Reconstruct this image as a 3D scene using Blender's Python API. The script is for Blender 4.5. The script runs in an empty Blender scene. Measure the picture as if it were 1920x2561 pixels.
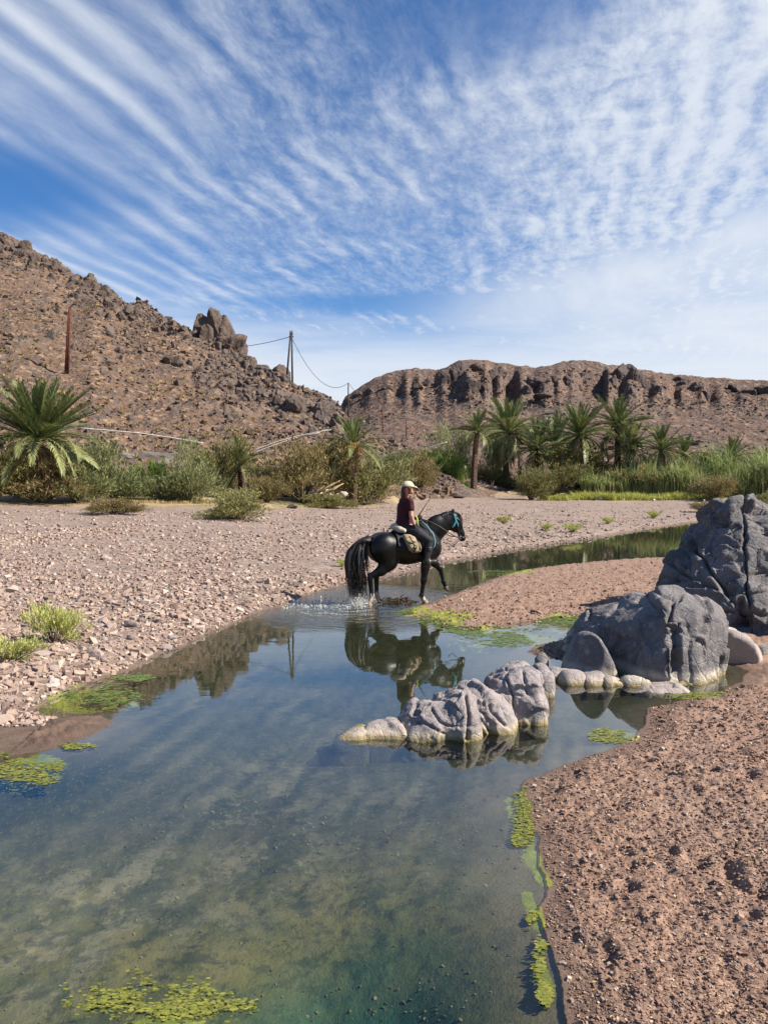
import bpy, bmesh, math, random
import numpy as np
from mathutils import Vector, Matrix, Euler

random.seed(7)
RNG = np.random.default_rng(11)
R = math.radians
SC = bpy.context.scene
COL = SC.collection

# ------------------------------------------------------------------ camera, sky, sun, exposure
CAM_H, PITCH, FPX = 2.1, R(1.56), 26.0 / 36.0 * 2561
cam_d = bpy.data.cameras.new('camera')
cam_d.lens, cam_d.sensor_width, cam_d.clip_end = 26.0, 36.0, 6000
cam = bpy.data.objects.new('camera', cam_d)
cam.location = (0, 0, CAM_H)
cam.rotation_euler = (math.pi / 2 - PITCH, 0, 0)
COL.objects.link(cam)
SC.camera = cam

SUN_EL, SUN_BACK = R(41), R(12)            # sun to the right, slightly behind the camera
SUN = Vector((math.cos(SUN_EL) * math.cos(SUN_BACK), -math.cos(SUN_EL) * math.sin(SUN_BACK), math.sin(SUN_EL)))
sd_ = bpy.data.lights.new('sun', 'SUN')
sd_.energy, sd_.angle, sd_.color = 5.0, R(0.53), (1.0, 0.93, 0.81)
sun = bpy.data.objects.new('sun', sd_)
sun.rotation_euler = (-SUN).to_track_quat('-Z', 'Y').to_euler()
COL.objects.link(sun)
SC.view_settings.view_transform = 'Standard'
SC.view_settings.look = 'None'
SC.view_settings.exposure = 1.0
SC.view_settings.gamma = 1
SC.view_settings.use_curve_mapping = False
SC.cycles.use_denoising = True
SC.cycles.max_bounces = 8
SC.cycles.transparent_max_bounces = 12
SC.cycles.caustics_reflective = False
SC.cycles.caustics_refractive = False

# ------------------------------------------------------------------ node expressions
ALB = .86                                     # overall reflectance level of the painted palette
class E:
    def __init__(s, nt, sock): s.nt, s.s = nt, sock
    def _m(s, op, o=None, o2=None, rev=False):
        n = s.nt.nodes.new('ShaderNodeMath'); n.operation = op
        a = [o, s] if rev else [s, o]
        if o2 is not None: a.append(o2)
        for i, v in enumerate(a):
            if v is None: continue
            if isinstance(v, E): s.nt.links.new(v.s, n.inputs[i])
            else: n.inputs[i].default_value = float(v)
        return E(s.nt, n.outputs[0])
    def __add__(s, o): return s._m('ADD', o)
    __radd__ = __add__
    def __sub__(s, o): return s._m('SUBTRACT', o)
    def __rsub__(s, o): return s._m('SUBTRACT', o, rev=True)
    def __mul__(s, o): return s._m('MULTIPLY', o)
    __rmul__ = __mul__
    def __truediv__(s, o): return s._m('DIVIDE', o)
    def __rtruediv__(s, o): return s._m('DIVIDE', o, rev=True)
    def __pow__(s, o): return s._m('POWER', o)
    def max(s, o): return s._m('MAXIMUM', o)
    def min(s, o): return s._m('MINIMUM', o)
    def abs(s): return s._m('ABSOLUTE')
    def sin(s): return s._m('SINE')
    def clamp(s): return s.max(0.0).min(1.0)
    def step(s, a, b):                    # smoothstep a..b, also falling
        n = s.nt.nodes.new('ShaderNodeMapRange'); n.interpolation_type = 'SMOOTHSTEP'
        flip = a > b
        lo, hi = (b, a) if flip else (a, b)
        s.nt.links.new(s.s, n.inputs[0]); n.inputs[1].default_value = lo; n.inputs[2].default_value = hi
        n.inputs[3].default_value = 1.0 if flip else 0.0; n.inputs[4].default_value = 0.0 if flip else 1.0
        return E(s.nt, n.outputs[0])

class NT:
    def __init__(s, nt): s.nt = nt
    def node(s, t, **kw):
        n = s.nt.nodes.new(t)
        for k, v in kw.items(): setattr(n, k, v)
        return n
    def link(s, a, b): s.nt.links.new(a.s if isinstance(a, E) else a, b)
    def sep(s, v):
        n = s.node('ShaderNodeSeparateXYZ'); s.link(v, n.inputs[0])
        return [E(s.nt, o) for o in n.outputs]
    def comb(s, x, y, z=0.0):
        n = s.node('ShaderNodeCombineXYZ')
        for i, v in enumerate((x, y, z)):
            if isinstance(v, E): s.link(v, n.inputs[i])
            else: n.inputs[i].default_value = v
        return E(s.nt, n.outputs[0])
    def noise(s, vec, scale, detail=4, rough=.55, dist=0.0, out='Fac'):
        n = s.node('ShaderNodeTexNoise')
        if vec is not None: s.link(vec, n.inputs['Vector'])
        n.inputs['Scale'].default_value = scale; n.inputs['Detail'].default_value = detail
        n.inputs['Roughness'].default_value = rough; n.inputs['Distortion'].default_value = dist
        return E(s.nt, n.outputs[out])
    def voro(s, vec, scale, feature='F1', out='Distance', rnd=1.0):
        n = s.node('ShaderNodeTexVoronoi', feature=feature)
        if vec is not None: s.link(vec, n.inputs['Vector'])
        n.inputs['Scale'].default_value = scale; n.inputs['Randomness'].default_value = rnd
        return E(s.nt, n.outputs[out])
    def mix(s, f, a, b):
        n = s.node('ShaderNodeMix', data_type='RGBA')
        for sock, v in ((n.inputs[0], f), (n.inputs[6], a), (n.inputs[7], b)):
            if isinstance(v, E): s.link(v, sock)
            elif isinstance(v, (tuple, list)): sock.default_value = (*[q * (ALB if max(v) <= 1 else 1) for q in v[:3]], 1)
            else: sock.default_value = v
        return E(s.nt, n.outputs[2])
    def ramp(s, f, stops):
        n = s.node('ShaderNodeValToRGB'); s.link(f, n.inputs[0])
        el = n.color_ramp.elements
        while len(el) < len(stops): el.new(0.5)
        for e, (p, c) in zip(el, stops): e.position = p; e.color = (*[q * ALB for q in c], 1)
        return E(s.nt, n.outputs[0])
    def attr(s, name):
        n = s.node('ShaderNodeAttribute', attribute_name=name)
        return E(s.nt, n.outputs['Fac'])
    def pos(s): return E(s.nt, s.node('ShaderNodeNewGeometry').outputs['Position'])
    def obj(s): return E(s.nt, s.node('ShaderNodeTexCoord').outputs['Object'])
    def normal(s): return E(s.nt, s.node('ShaderNodeNewGeometry').outputs['Normal'])
    def island(s): return E(s.nt, s.node('ShaderNodeNewGeometry').outputs['Random Per Island'])
    def objrnd(s): return E(s.nt, s.node('ShaderNodeObjectInfo').outputs['Random'])
    def bump(s, h, dist, strength=1.0, prev=None):
        n = s.node('ShaderNodeBump'); s.link(h, n.inputs['Height'])
        n.inputs['Distance'].default_value = dist
        if isinstance(strength, E): s.link(strength, n.inputs['Strength'])
        else: n.inputs['Strength'].default_value = strength
        if prev is not None: s.link(prev, n.inputs['Normal'])
        return E(s.nt, n.outputs[0])

def material(name, build):
    m = bpy.data.materials.new(name); m.use_nodes = True
    t = NT(m.node_tree); b = m.node_tree.nodes['Principled BSDF']
    build(t, b); return m

def setp(t, b, color=None, rough=None, normal=None, spec=None):
    if color is not None:
        if isinstance(color, E): t.link(color, b.inputs['Base Color'])
        else: b.inputs['Base Color'].default_value = (*color, 1)
    if rough is not None:
        if isinstance(rough, E): t.link(rough, b.inputs['Roughness'])
        else: b.inputs['Roughness'].default_value = rough
    if normal is not None: t.link(normal, b.inputs['Normal'])
    if spec is not None: b.inputs['Specular IOR Level'].default_value = spec

# ------------------------------------------------------------------ sky with cirrus
W = bpy.data.worlds.new('World'); SC.world = W; W.use_nodes = True
def build_world():
    nt = W.node_tree; t = NT(nt); bg = nt.nodes['Background']
    sky = t.node('ShaderNodeTexSky', sky_type='NISHITA'); sky.sun_disc = False
    sky.sun_elevation = SUN_EL; sky.sun_rotation = math.atan2(SUN.x, SUN.y)
    sky.altitude = 900; sky.air_density = 1.0; sky.dust_density = 0.25; sky.ozone_density = 3.0
    hsv = t.node('ShaderNodeHueSaturation'); hsv.inputs['Saturation'].default_value = 1.27
    hsv.inputs['Value'].default_value = 1.5; hsv.inputs['Hue'].default_value = 0.505
    t.link(sky.outputs[0], hsv.inputs['Color'])
    d = E(nt, t.node('ShaderNodeTexCoord').outputs['Generated'])
    x, y, z = t.sep(d)
    rho = (x * x + y * y + 1e-4) ** 0.5
    v = z / rho
    az = x._m('ARCTAN2', y)
    zz = z.max(0.0) + 0.035
    px, py = x / zz, y / zz
    P = t.comb(px, py)
    s16, c16 = math.sin(R(16)), math.cos(R(16))
    al = px * s16 + py * c16
    cr = px * c16 - py * s16
    w1 = t.noise(P, 0.9, 2) - 0.5
    w2 = t.noise(P, 2.6, 3) - 0.5
    crw = cr + w1 * 0.26 + w2 * 0.07
    # fibres, ripples and mottling, all laid out in the cloud plane
    fib = t.noise(t.comb(crw * 12.0, al * 3.4), 1.0, 10, .68, .12)
    fine = t.noise(t.comb(crw * 26.0, al * 13.0), 1.0, 8, .72, .2)
    rip = ((crw * 66.0 + w2 * 9.0).sin() * .5 + .5) * t.noise(P, 1.7, 2).step(.42, .62)
    mot = t.noise(t.comb(cr * 15.0 + w1, al * 13.0), 1.0, 10, .70, .25)
    cover = t.noise(P, 0.75, 3, .5)
    # broad smooth bands on the left
    wav = (cr * (2 * math.pi / .125) + w1 * 9.0 + w2 * 3.0).sin() * .5 + .5
    bandn = t.noise(t.comb(cr * 3.0, al * 1.0), 1.0, 3, .5)
    left = az.step(-.12, -.38)
    bands = ((wav ** 1.3) * bandn.step(.26, .60) * .46 + cover.step(.3, .7) * .24 + .08) + (fib - .5) * .25
    right = az.step(.02, .30)
    body = fib * .46 + fine * .40 + rip * .14 + mot * (.12 + .37 * right)
    high = v.step(1.15, .72)
    base = ((body.step(.35, .88) * .84 + (cover - .5) * .5 + .07) * (high * .65 + .35)).clamp()
    # clear patches: high to the right of the middle, and low on the left
    hole1 = ((az - .12) * (az - .12) * 16.0 + (v - .66) * (v - .66) * 60.0).step(.0, 1.2)
    hole2 = ((az + .52) * (az + .52) * 12.0 + (v - .365) * (v - .365) * 150.0).step(.05, .75)
    den = base * (1.0 - left * .75) + bands * left * (high * .65 + .35)
    den = den * (hole1 * .75 + .25) * hole2
    # bright bank low on the right, veil above the skyline
    n3 = t.noise(t.comb(px * .55, py * .55), 1.0, 9, .62, .7)
    edge = v - (az * .20 + .262) - (n3 - .5) * .10
    bank = edge.step(.05, -.05) * (az + (n3 - .5) * .25).step(-.10, .30)
    n4 = t.noise(t.comb(az * 5.0, v * 36.0), 1.0, 7, .6, .6)
    gap = ((v - .252) * (v - .252) * 2600.0 + ((az - .02) * (az - .02)) * 14.0).step(.0, 1.0)
    veil = (v + (n4 - .5) * .10 - left * .03).step(.27, .15)
    den = den * (gap * .8 + .2)
    den = den.max(bank * (n3 * 1.5 + .16).min(1.0) * .97).max(veil * (.62 + n4 * .62).min(1.0) * (gap * .7 + .3))
    den = den.clamp() * (1.0 - az.abs().step(.62, 1.2) * .82)    # unseen clouds to the sides and behind thinned to weaken the fill light
    mx = t.mix(den, E(nt, hsv.outputs[0]), (7.9, 8.45, 9.3))
    t.link(mx, bg.inputs['Color']); bg.inputs['Strength'].default_value = 0.05
build_world()

# ------------------------------------------------------------------ numpy helpers
def ray(px, py):
    cx, cy = (np.asarray(px, float) - 960) / FPX, (1280.5 - np.asarray(py, float)) / FPX
    return cx, math.cos(PITCH) + math.sin(PITCH) * cy, cy * math.cos(PITCH) - math.sin(PITCH)
K = 1920 / 1658.0
def flat(dx, dy, z=0.0):                      # photograph point (1658 wide) on the level z
    a, b, c = ray(dx * K, dy * K); t = (z - CAM_H) / c
    return a * t, b * t
def at(dx, dy, D):                            # ... at forward distance D
    a, b, c = ray(dx * K, dy * K); t = D / b
    return np.array([a * t, D + 0 * a, CAM_H + c * t])

def _hash(ix, iy, iz, seed):
    h = (ix.astype(np.uint32) * np.uint32(374761393) + iy.astype(np.uint32) * np.uint32(668265263)
         + iz.astype(np.uint32) * np.uint32(2147483647) + np.uint32(seed * 974711 + 13))
    h = (h ^ (h >> np.uint32(13))) * np.uint32(1274126177)
    h ^= h >> np.uint32(16)
    return (h & np.uint32(0xffff)).astype(np.float32) / 32767.5 - 1.0
def vnoise(x, y, z, seed=0):
    x, y, z = (np.asarray(a, np.float64) for a in np.broadcast_arrays(x, y, z))
    ix, iy, iz = (np.floor(a).astype(np.int64) for a in (x, y, z))
    fx, fy, fz = x - ix, y - iy, z - iz
    fx, fy, fz = (f * f * f * (f * (f * 6 - 15) + 10) for f in (fx, fy, fz))
    ix, iy, iz = ix + 40000, iy + 40000, iz + 40000
    r = 0
    for dx in (0, 1):
        for dy in (0, 1):
            for dz in (0, 1):
                wgt = (fx if dx else 1 - fx) * (fy if dy else 1 - fy) * (fz if dz else 1 - fz)
                r = r + wgt * _hash(ix + dx, iy + dy, iz + dz, seed)
    return r
def fbm(x, y, z=0.0, scale=1.0, octaves=4, gain=.5, seed=0, ridged=False):
    s, a, f, n = 0, 1.0, scale, 0
    for o in range(octaves):
        v = vnoise(np.asarray(x) * f + o * 17.3, np.asarray(y) * f + o * 9.1, np.asarray(z) * f + o * 5.7, seed + o)
        if ridged: v = 1 - 2 * np.abs(v)
        s = s + a * v; n += a; a *= gain; f *= 2.03
    return s / n
def sstep(x, a, b):
    t = np.clip((x - a) / (b - a), 0, 1); return t * t * (3 - 2 * t)
def poly_sd(x, y, P):                         # signed distance, negative inside
    x, y = np.asarray(x, float), np.asarray(y, float)
    d = np.full(x.shape, 1e18); inside = np.zeros(x.shape, bool)
    n = len(P)
    for i in range(n):
        ax, ay = P[i]; bx, by = P[(i + 1) % n]
        ex, ey = bx - ax, by - ay
        L = ex * ex + ey * ey + 1e-12
        t = np.clip(((x - ax) * ex + (y - ay) * ey) / L, 0, 1)
        d = np.minimum(d, (x - ax - t * ex) ** 2 + (y - ay - t * ey) ** 2)
        c = (ay > y) != (by > y)
        inside ^= c & (x < ex * (y - ay) / (ey if abs(ey) > 1e-12 else 1e-12) + ax)
    d = np.sqrt(d); return np.where(inside, -d, d)
def line_d(x, y, P):
    d = np.full(np.shape(x), 1e18)
    for (ax, ay), (bx, by) in zip(P[:-1], P[1:]):
        ex, ey = bx - ax, by - ay
        t = np.clip(((x - ax) * ex + (y - ay) * ey) / (ex * ex + ey * ey + 1e-12), 0, 1)
        d = np.minimum(d, (x - ax - t * ex) ** 2 + (y - ay - t * ey) ** 2)
    return np.sqrt(d)
def chaikin(P, it=2, closed=True):
    P = [tuple(p) for p in P]
    for _ in range(it):
        Q = []
        n = len(P)
        for i in range(n if closed else n - 1):
            a, b = P[i], P[(i + 1) % n]
            Q += [(.75 * a[0] + .25 * b[0], .75 * a[1] + .25 * b[1]), (.25 * a[0] + .75 * b[0], .25 * a[1] + .75 * b[1])]
        if not closed: Q = [P[0]] + Q + [P[-1]]
        P = Q
    return P

# ------------------------------------------------------------------ mesh / object helpers
def mesh_from(name, V, F, mats=(), smooth=True, mat_index=None):
    V = np.asarray(V, np.float32).reshape(-1, 3); F = np.asarray(F, np.int32)
    me = bpy.data.meshes.new(name)
    k = F.shape[1]
    me.vertices.add(len(V)); me.vertices.foreach_set('co', V.ravel())
    me.loops.add(F.size); me.loops.foreach_set('vertex_index', F.ravel())
    me.polygons.add(len(F))
    me.polygons.foreach_set('loop_start', np.arange(0, F.size, k, dtype=np.int32))
    for m in mats: me.materials.append(m)
    if mat_index is not None: me.polygons.foreach_set('material_index', np.asarray(mat_index, np.int32))
    me.polygons.foreach_set('use_smooth', np.full(len(F), smooth))
    me.update(calc_edges=True); me.validate()
    return me
def add_attr(me, name, vals):
    a = me.attributes.new(name, 'FLOAT', 'POINT'); a.data.foreach_set('value', np.asarray(vals, np.float32))
def link(name, data, parent=None, loc=(0, 0, 0), rot=(0, 0, 0), scale=(1, 1, 1)):
    o = bpy.data.objects.new(name, data); o.location = loc; o.rotation_euler = rot; o.scale = scale
    if parent is not None: o.parent = parent
    COL.objects.link(o); return o
def thing(o, label, cat, group=None):
    o['label'] = label; o['category'] = cat
    if group: o['group'] = group
    return o
def kind(o, k, label=None):
    o['kind'] = k
    if label: o['label'] = label
    return o
class MB:                                     # collects small pieces of one mesh
    def __init__(s): s.V, s.F, s.n = [], [], 0
    def add(s, V, F):
        V = np.asarray(V, float); s.V.append(V); s.F += [tuple(int(i) + s.n for i in f) for f in F]; s.n += len(V)
    def tube(s, pts, rad, sides=6, cap=True):
        pts = [Vector(p) for p in pts]; n = len(pts)
        rad = rad if isinstance(rad, (list, tuple)) else [rad] * n
        V, F = [], []
        up = Vector((0, 0, 1))
        for i, p in enumerate(pts):
            d = (pts[min(i + 1, n - 1)] - pts[max(i - 1, 0)]).normalized()
            if i == 0:
                a = d.cross(up if abs(d.z) < .95 else Vector((1, 0, 0))).normalized()
            else:
                a = (a - d * a.dot(d)).normalized()
            b = d.cross(a)
            for k in range(sides):
                t = 2 * math.pi * k / sides
                V.append(p + (a * math.cos(t) + b * math.sin(t)) * rad[i])
        for i in range(n - 1):
            for k in range(sides):
                k2 = (k + 1) % sides
                F.append((i * sides + k, i * sides + k2, (i + 1) * sides + k2, (i + 1) * sides + k))
        if cap:
            F.append(tuple(range(sides - 1, -1, -1))); F.append(tuple((n - 1) * sides + k for k in range(sides)))
        s.add(V, F)
    def ribbon(s, pts, width, side, thick=.006):  # a strap with real thickness; side = width direction(s)
        pts = [Vector(p) for p in pts]; n = len(pts); V, F = [], []
        for i, p in enumerate(pts):
            d = (pts[min(i + 1, n - 1)] - pts[max(i - 1, 0)]).normalized()
            w = Vector(side[i] if isinstance(side[0], (tuple, list, Vector)) else side)
            w = (w - d * w.dot(d)).normalized(); nn = d.cross(w)
            for a, b in ((-1, -1), (1, -1), (1, 1), (-1, 1)):
                V.append(p + w * (a * width / 2) + nn * (b * thick / 2))
        for i in range(n - 1):
            for k in range(4):
                k2 = (k + 1) % 4
                F.append((i * 4 + k, i * 4 + k2, i * 4 + 4 + k2, i * 4 + 4 + k))
        F += [(3, 2, 1, 0), tuple((n - 1) * 4 + k for k in range(4))]
        s.add(V, F)
    def ball(s, c, r, seg=8, rings=6):
        r = np.broadcast_to(np.asarray(r, float), (3,))
        V, F = [], []
        for i in range(rings + 1):
            th = math.pi * i / rings
            for k in range(seg):
                ph = 2 * math.pi * k / seg
                V.append((c[0] + r[0] * math.sin(th) * math.cos(ph), c[1] + r[1] * math.sin(th) * math.sin(ph), c[2] + r[2] * math.cos(th)))
        for i in range(rings):
            for k in range(seg):
                k2 = (k + 1) % seg
                F.append((i * seg + k, (i + 1) * seg + k, (i + 1) * seg + k2, i * seg + k2))
        s.add(V, F)
    def build(s, name, mat=None, smooth=True):
        me = bpy.data.meshes.new(name)
        me.from_pydata([tuple(v) for v in np.concatenate(s.V)], [], s.F)
        if mat: me.materials.append(mat)
        if smooth: me.polygons.foreach_set('use_smooth', np.full(len(me.polygons), True))
        me.validate(); me.update(); return me

def surface_nets(Fv, org, h):
    nx, ny, nz = Fv.shape
    ins = Fv < 0
    corners = [(i, j, k) for i in (0, 1) for j in (0, 1) for k in (0, 1)]
    cnt = np.zeros((nx - 1, ny - 1, nz - 1), np.int8)
    for i, j, k in corners: cnt += ins[i:nx - 1 + i, j:ny - 1 + j, k:nz - 1 + k]
    cells = np.argwhere((cnt > 0) & (cnt < 8))
    vals = {c: Fv[cells[:, 0] + c[0], cells[:, 1] + c[1], cells[:, 2] + c[2]] for c in corners}
    acc = np.zeros((len(cells), 3)); m = np.zeros(len(cells))
    for a in corners:
        for ax in range(3):
            if a[ax] == 0:
                b = list(a); b[ax] = 1; b = tuple(b)
                va, vb = vals[a], vals[b]
                cr = (va < 0) != (vb < 0)
                t = np.where(cr, va / np.where(cr, va - vb, 1), 0)
                p = np.array(a, float)[None, :].repeat(len(cells), 0); p[:, ax] += t
                acc[cr] += p[cr]; m += cr
    V = (cells + acc / m[:, None]) * h + np.asarray(org)
    idx = np.full((nx - 1, ny - 1, nz - 1), -1, np.int64)
    idx[cells[:, 0], cells[:, 1], cells[:, 2]] = np.arange(len(cells))
    Q = []
    for ax in range(3):
        b, c = (ax + 1) % 3, (ax + 2) % 3
        sl0 = [slice(None)] * 3; sl1 = [slice(None)] * 3
        sl0[ax] = slice(0, -1); sl1[ax] = slice(1, None)
        for s in (sl0, sl1): s[b] = slice(1, -1); s[c] = slice(1, -1)
        A, B = ins[tuple(sl0)], ins[tuple(sl1)]
        e = np.argwhere(A != B)
        fwd = A[e[:, 0], e[:, 1], e[:, 2]]
        e[:, b] += 1; e[:, c] += 1
        def cell(db, dc):
            q = e.copy(); q[:, b] += db; q[:, c] += dc
            return idx[q[:, 0], q[:, 1], q[:, 2]]
        q = np.stack([cell(-1, -1), cell(0, -1), cell(0, 0), cell(-1, 0)], 1)
        q[~fwd] = q[~fwd][:, ::-1]
        Q.append(q)
    Q = np.concatenate(Q)
    return V, Q[(Q >= 0).all(1)]
def grid_xyz(lo, hi, h):
    n = np.ceil((np.asarray(hi) - np.asarray(lo)) / h).astype(int) + 1
    return np.meshgrid(*[lo[i] + h * np.arange(n[i]) for i in range(3)], indexing='ij')
def smin(a, b, k):
    hh = np.clip(.5 + .5 * (b - a) / k, 0, 1); return b + (a - b) * hh - k * hh * (1 - hh)
def smax(a, b, k): return -smin(-a, -b, k)
def cone_sd(X, Y, Z, a, b, ra, rb, sq=(1, 1, 1)):
    a, b = np.asarray(a, float), np.asarray(b, float); ab = b - a
    sx, sy, sz = sq
    L = (ab[0] / sx) ** 2 + (ab[1] / sy) ** 2 + (ab[2] / sz) ** 2 + 1e-12
    qx, qy, qz = (X - a[0]) / sx, (Y - a[1]) / sy, (Z - a[2]) / sz
    t = np.clip((qx * ab[0] / sx + qy * ab[1] / sy + qz * ab[2] / sz) / L, 0, 1)
    d = np.sqrt((qx - t * ab[0] / sx) ** 2 + (qy - t * ab[1] / sy) ** 2 + (qz - t * ab[2] / sz) ** 2)
    return (d - (ra + (rb - ra) * t)) * min(sq)
def ell_sd(X, Y, Z, c, r):
    k0 = np.sqrt(((X - c[0]) / r[0]) ** 2 + ((Y - c[1]) / r[1]) ** 2 + ((Z - c[2]) / r[2]) ** 2)
    k1 = np.sqrt(((X - c[0]) / r[0] ** 2) ** 2 + ((Y - c[1]) / r[1] ** 2) ** 2 + ((Z - c[2]) / r[2] ** 2) ** 2) + 1e-9
    return k0 * (k0 - 1) / k1
def sdf_mesh(name, prims, h, k=.03, mats=(), cut=None, inflate=0.0, post=None):
    lo, hi = np.full(3, 1e9), np.full(3, -1e9)
    for p in prims:
        if p[0] == 'c':
            for q, r in ((p[1], p[3]), (p[2], p[4])):
                lo = np.minimum(lo, np.array(q) - r); hi = np.maximum(hi, np.array(q) + r)
        else:
            lo = np.minimum(lo, np.array(p[1]) - p[2]); hi = np.maximum(hi, np.array(p[1]) + p[2])
    lo -= 3 * h + inflate + .02; hi += 3 * h + inflate + .02
    X, Y, Z = grid_xyz(lo, hi, h)
    d = None
    for p in prims:
        kk = k
        if p[0] == 'c':
            e = cone_sd(X, Y, Z, p[1], p[2], p[3], p[4], p[5] if len(p) > 5 else (1, 1, 1)); kk = p[6] if len(p) > 6 else k
        else:
            e = ell_sd(X, Y, Z, p[1], p[2]); kk = p[3] if len(p) > 3 else k
        d = e if d is None else smin(d, e, kk)
    d = d - inflate
    if cut is not None: d = np.maximum(d, cut(X, Y, Z))
    V, Q = surface_nets(d, lo, h)
    if post is not None: V = post(V)
    return mesh_from(name, V, Q, mats)

def ico(sub):
    bm = bmesh.new(); bmesh.ops.create_icosphere(bm, subdivisions=sub, radius=1)
    V = np.array([v.co[:] for v in bm.verts]); F = np.array([[v.index for v in f.verts] for f in bm.faces]); bm.free()
    return V, F
ICO = {k: ico(k) for k in (1, 2, 3, 4, 5)}
def facet_rock(seed, sub=3, planes=14, noise=.06, nscale=2.0, axes=(1, 1, 1), lo=.62, hi=1.0):
    g = np.random.default_rng(seed)
    V, F = ICO[sub]; r = np.full(len(V), 1.15)
    for _ in range(planes):
        n = g.normal(size=3); n /= np.linalg.norm(n); d = g.uniform(lo, hi)
        c = V @ n
        r = np.where(c > 1e-3, np.minimum(r, d / np.maximum(c, 1e-3)), r)
    P = V * r[:, None]
    if noise:
        P = P * (1 + noise * fbm(P[:, 0] + seed, P[:, 1], P[:, 2], nscale, 4, .55, seed))[:, None]
    return P * np.asarray(axes), F

def soup(n, base_V, base_F, pos, scl, g, jitter=.25, flatten=(.45, .8)):
    """n jittered copies of a small base shape as one mesh"""
    m = len(base_V)
    V = base_V[None] * (1 + g.uniform(-jitter, jitter, (n, m, 1))) + g.uniform(-jitter, jitter, (n, m, 3)) * .35
    V = V * np.stack([g.uniform(.75, 1.3, n), g.uniform(.65, 1.1, n), g.uniform(*flatten, n)], 1)[:, None, :]
    az = g.uniform(0, 2 * np.pi, n); tx = g.normal(0, .25, n); ty = g.normal(0, .25, n)
    ca, sa = np.cos(az), np.sin(az)
    x, y, z = V[..., 0], V[..., 1], V[..., 2]
    x, z = x * np.cos(ty)[:, None] + z * np.sin(ty)[:, None], -x * np.sin(ty)[:, None] + z * np.cos(ty)[:, None]
    y, z = y * np.cos(tx)[:, None] - z * np.sin(tx)[:, None], y * np.sin(tx)[:, None] + z * np.cos(tx)[:, None]
    x, y = x * ca[:, None] - y * sa[:, None], x * sa[:, None] + y * ca[:, None]
    V = np.stack([x, y, z], -1) * scl[:, None, None] + pos[:, None, :]
    F = (np.asarray(base_F)[None] + (np.arange(n) * m)[:, None, None]).reshape(-1, len(base_F[0]))
    return V.reshape(-1, 3), F
CUBE_V = np.array([(x, y, z) for x in (-.6, .6) for y in (-.6, .6) for z in (-.6, .6)])
CUBE_F = np.array([(0, 1, 3, 2), (4, 6, 7, 5), (0, 4, 5, 1), (2, 3, 7, 6), (0, 2, 6, 4), (1, 5, 7, 3)])

# ------------------------------------------------------------------ materials
def rocky(c1, c2, c3, nscale=1.2, bumpd=.03, band=None, rough=.85):
    def f(t, b):
        p = t.pos()
        n1 = t.noise(p, nscale, 6, .62); n2 = t.noise(p, nscale * 7, 7, .68); n3 = t.noise(p, nscale * 0.35, 3)
        col = t.mix(n1.step(.36, .64), c1, c2)
        col = t.mix((n2.step(.50, .72) * .75), col, c3)
        col = t.mix(n3.step(.45, .7) * .35, col, tuple(v * .62 for v in c1))
        if band:
            x, y, z = t.sep(p)
            e = z + (n1 - .5) * band[1]
            col = t.mix(e.step(band[0] + .07, band[0] - .03) * .92, col, band[2])
            col = t.mix((z + (n2 - .5) * .05).step(.055, .012) * .85, col, band[3])
            col = t.mix((z + (n2 - .5) * .02).step(.004, -.016) * .9, col, (.075, .068, .030))
        v1 = t.voro(p, nscale * 3.2, 'DISTANCE_TO_EDGE')
        hgt = n2 * .55 + n1 * .8 + (v1.step(0, .06)) * .12 + t.noise(p, nscale * 26, 5, .72) * .34
        setp(t, b, col, rough, t.bump(hgt, bumpd, 1.0), .3)
    return f
M = {}
M['boulder_dark'] = material('dark_varnished_rock', rocky((.265, .24, .237), (.145, .134, .14), (.43, .385, .35), 1.6, .06, (.10, .12, (.56, .49, .40), (.34, .26, .12))))
M['boulder_back'] = material('dark_cracked_rock', rocky((.25, .23, .226), (.14, .129, .134), (.37, .33, .29), 1.5, .10))
M['boulder_mid'] = material('mauve_grey_rock', rocky((.37, .318, .305), (.26, .228, .23), (.50, .44, .40), 2.6, .04, (.045, .09, (.60, .50, .38), (.33, .25, .12))))
M['boulder_pale'] = material('pale_pink_rock', rocky((.42, .35, .31), (.33, .28, .26), (.50, .44, .39), 1.6, .02))
M['crag'] = material('brown_crag_rock', rocky((.155, .108, .082), (.085, .066, .060), (.25, .165, .112), .6, .22))
M['hill_rock'] = material('grey_brown_hill_rock', rocky((.155, .112, .088), (.098, .080, .074), (.235, .16, .112), .9, .12))
M['far_crag'] = material('purple_brown_crag', rocky((.130, .092, .078), (.075, .058, .055), (.19, .125, .095), .10, .9))
M['slab'] = material('pale_grey_slab', rocky((.215, .175, .15), (.145, .122, .112), (.28, .22, .175), .8, .12))

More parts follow.
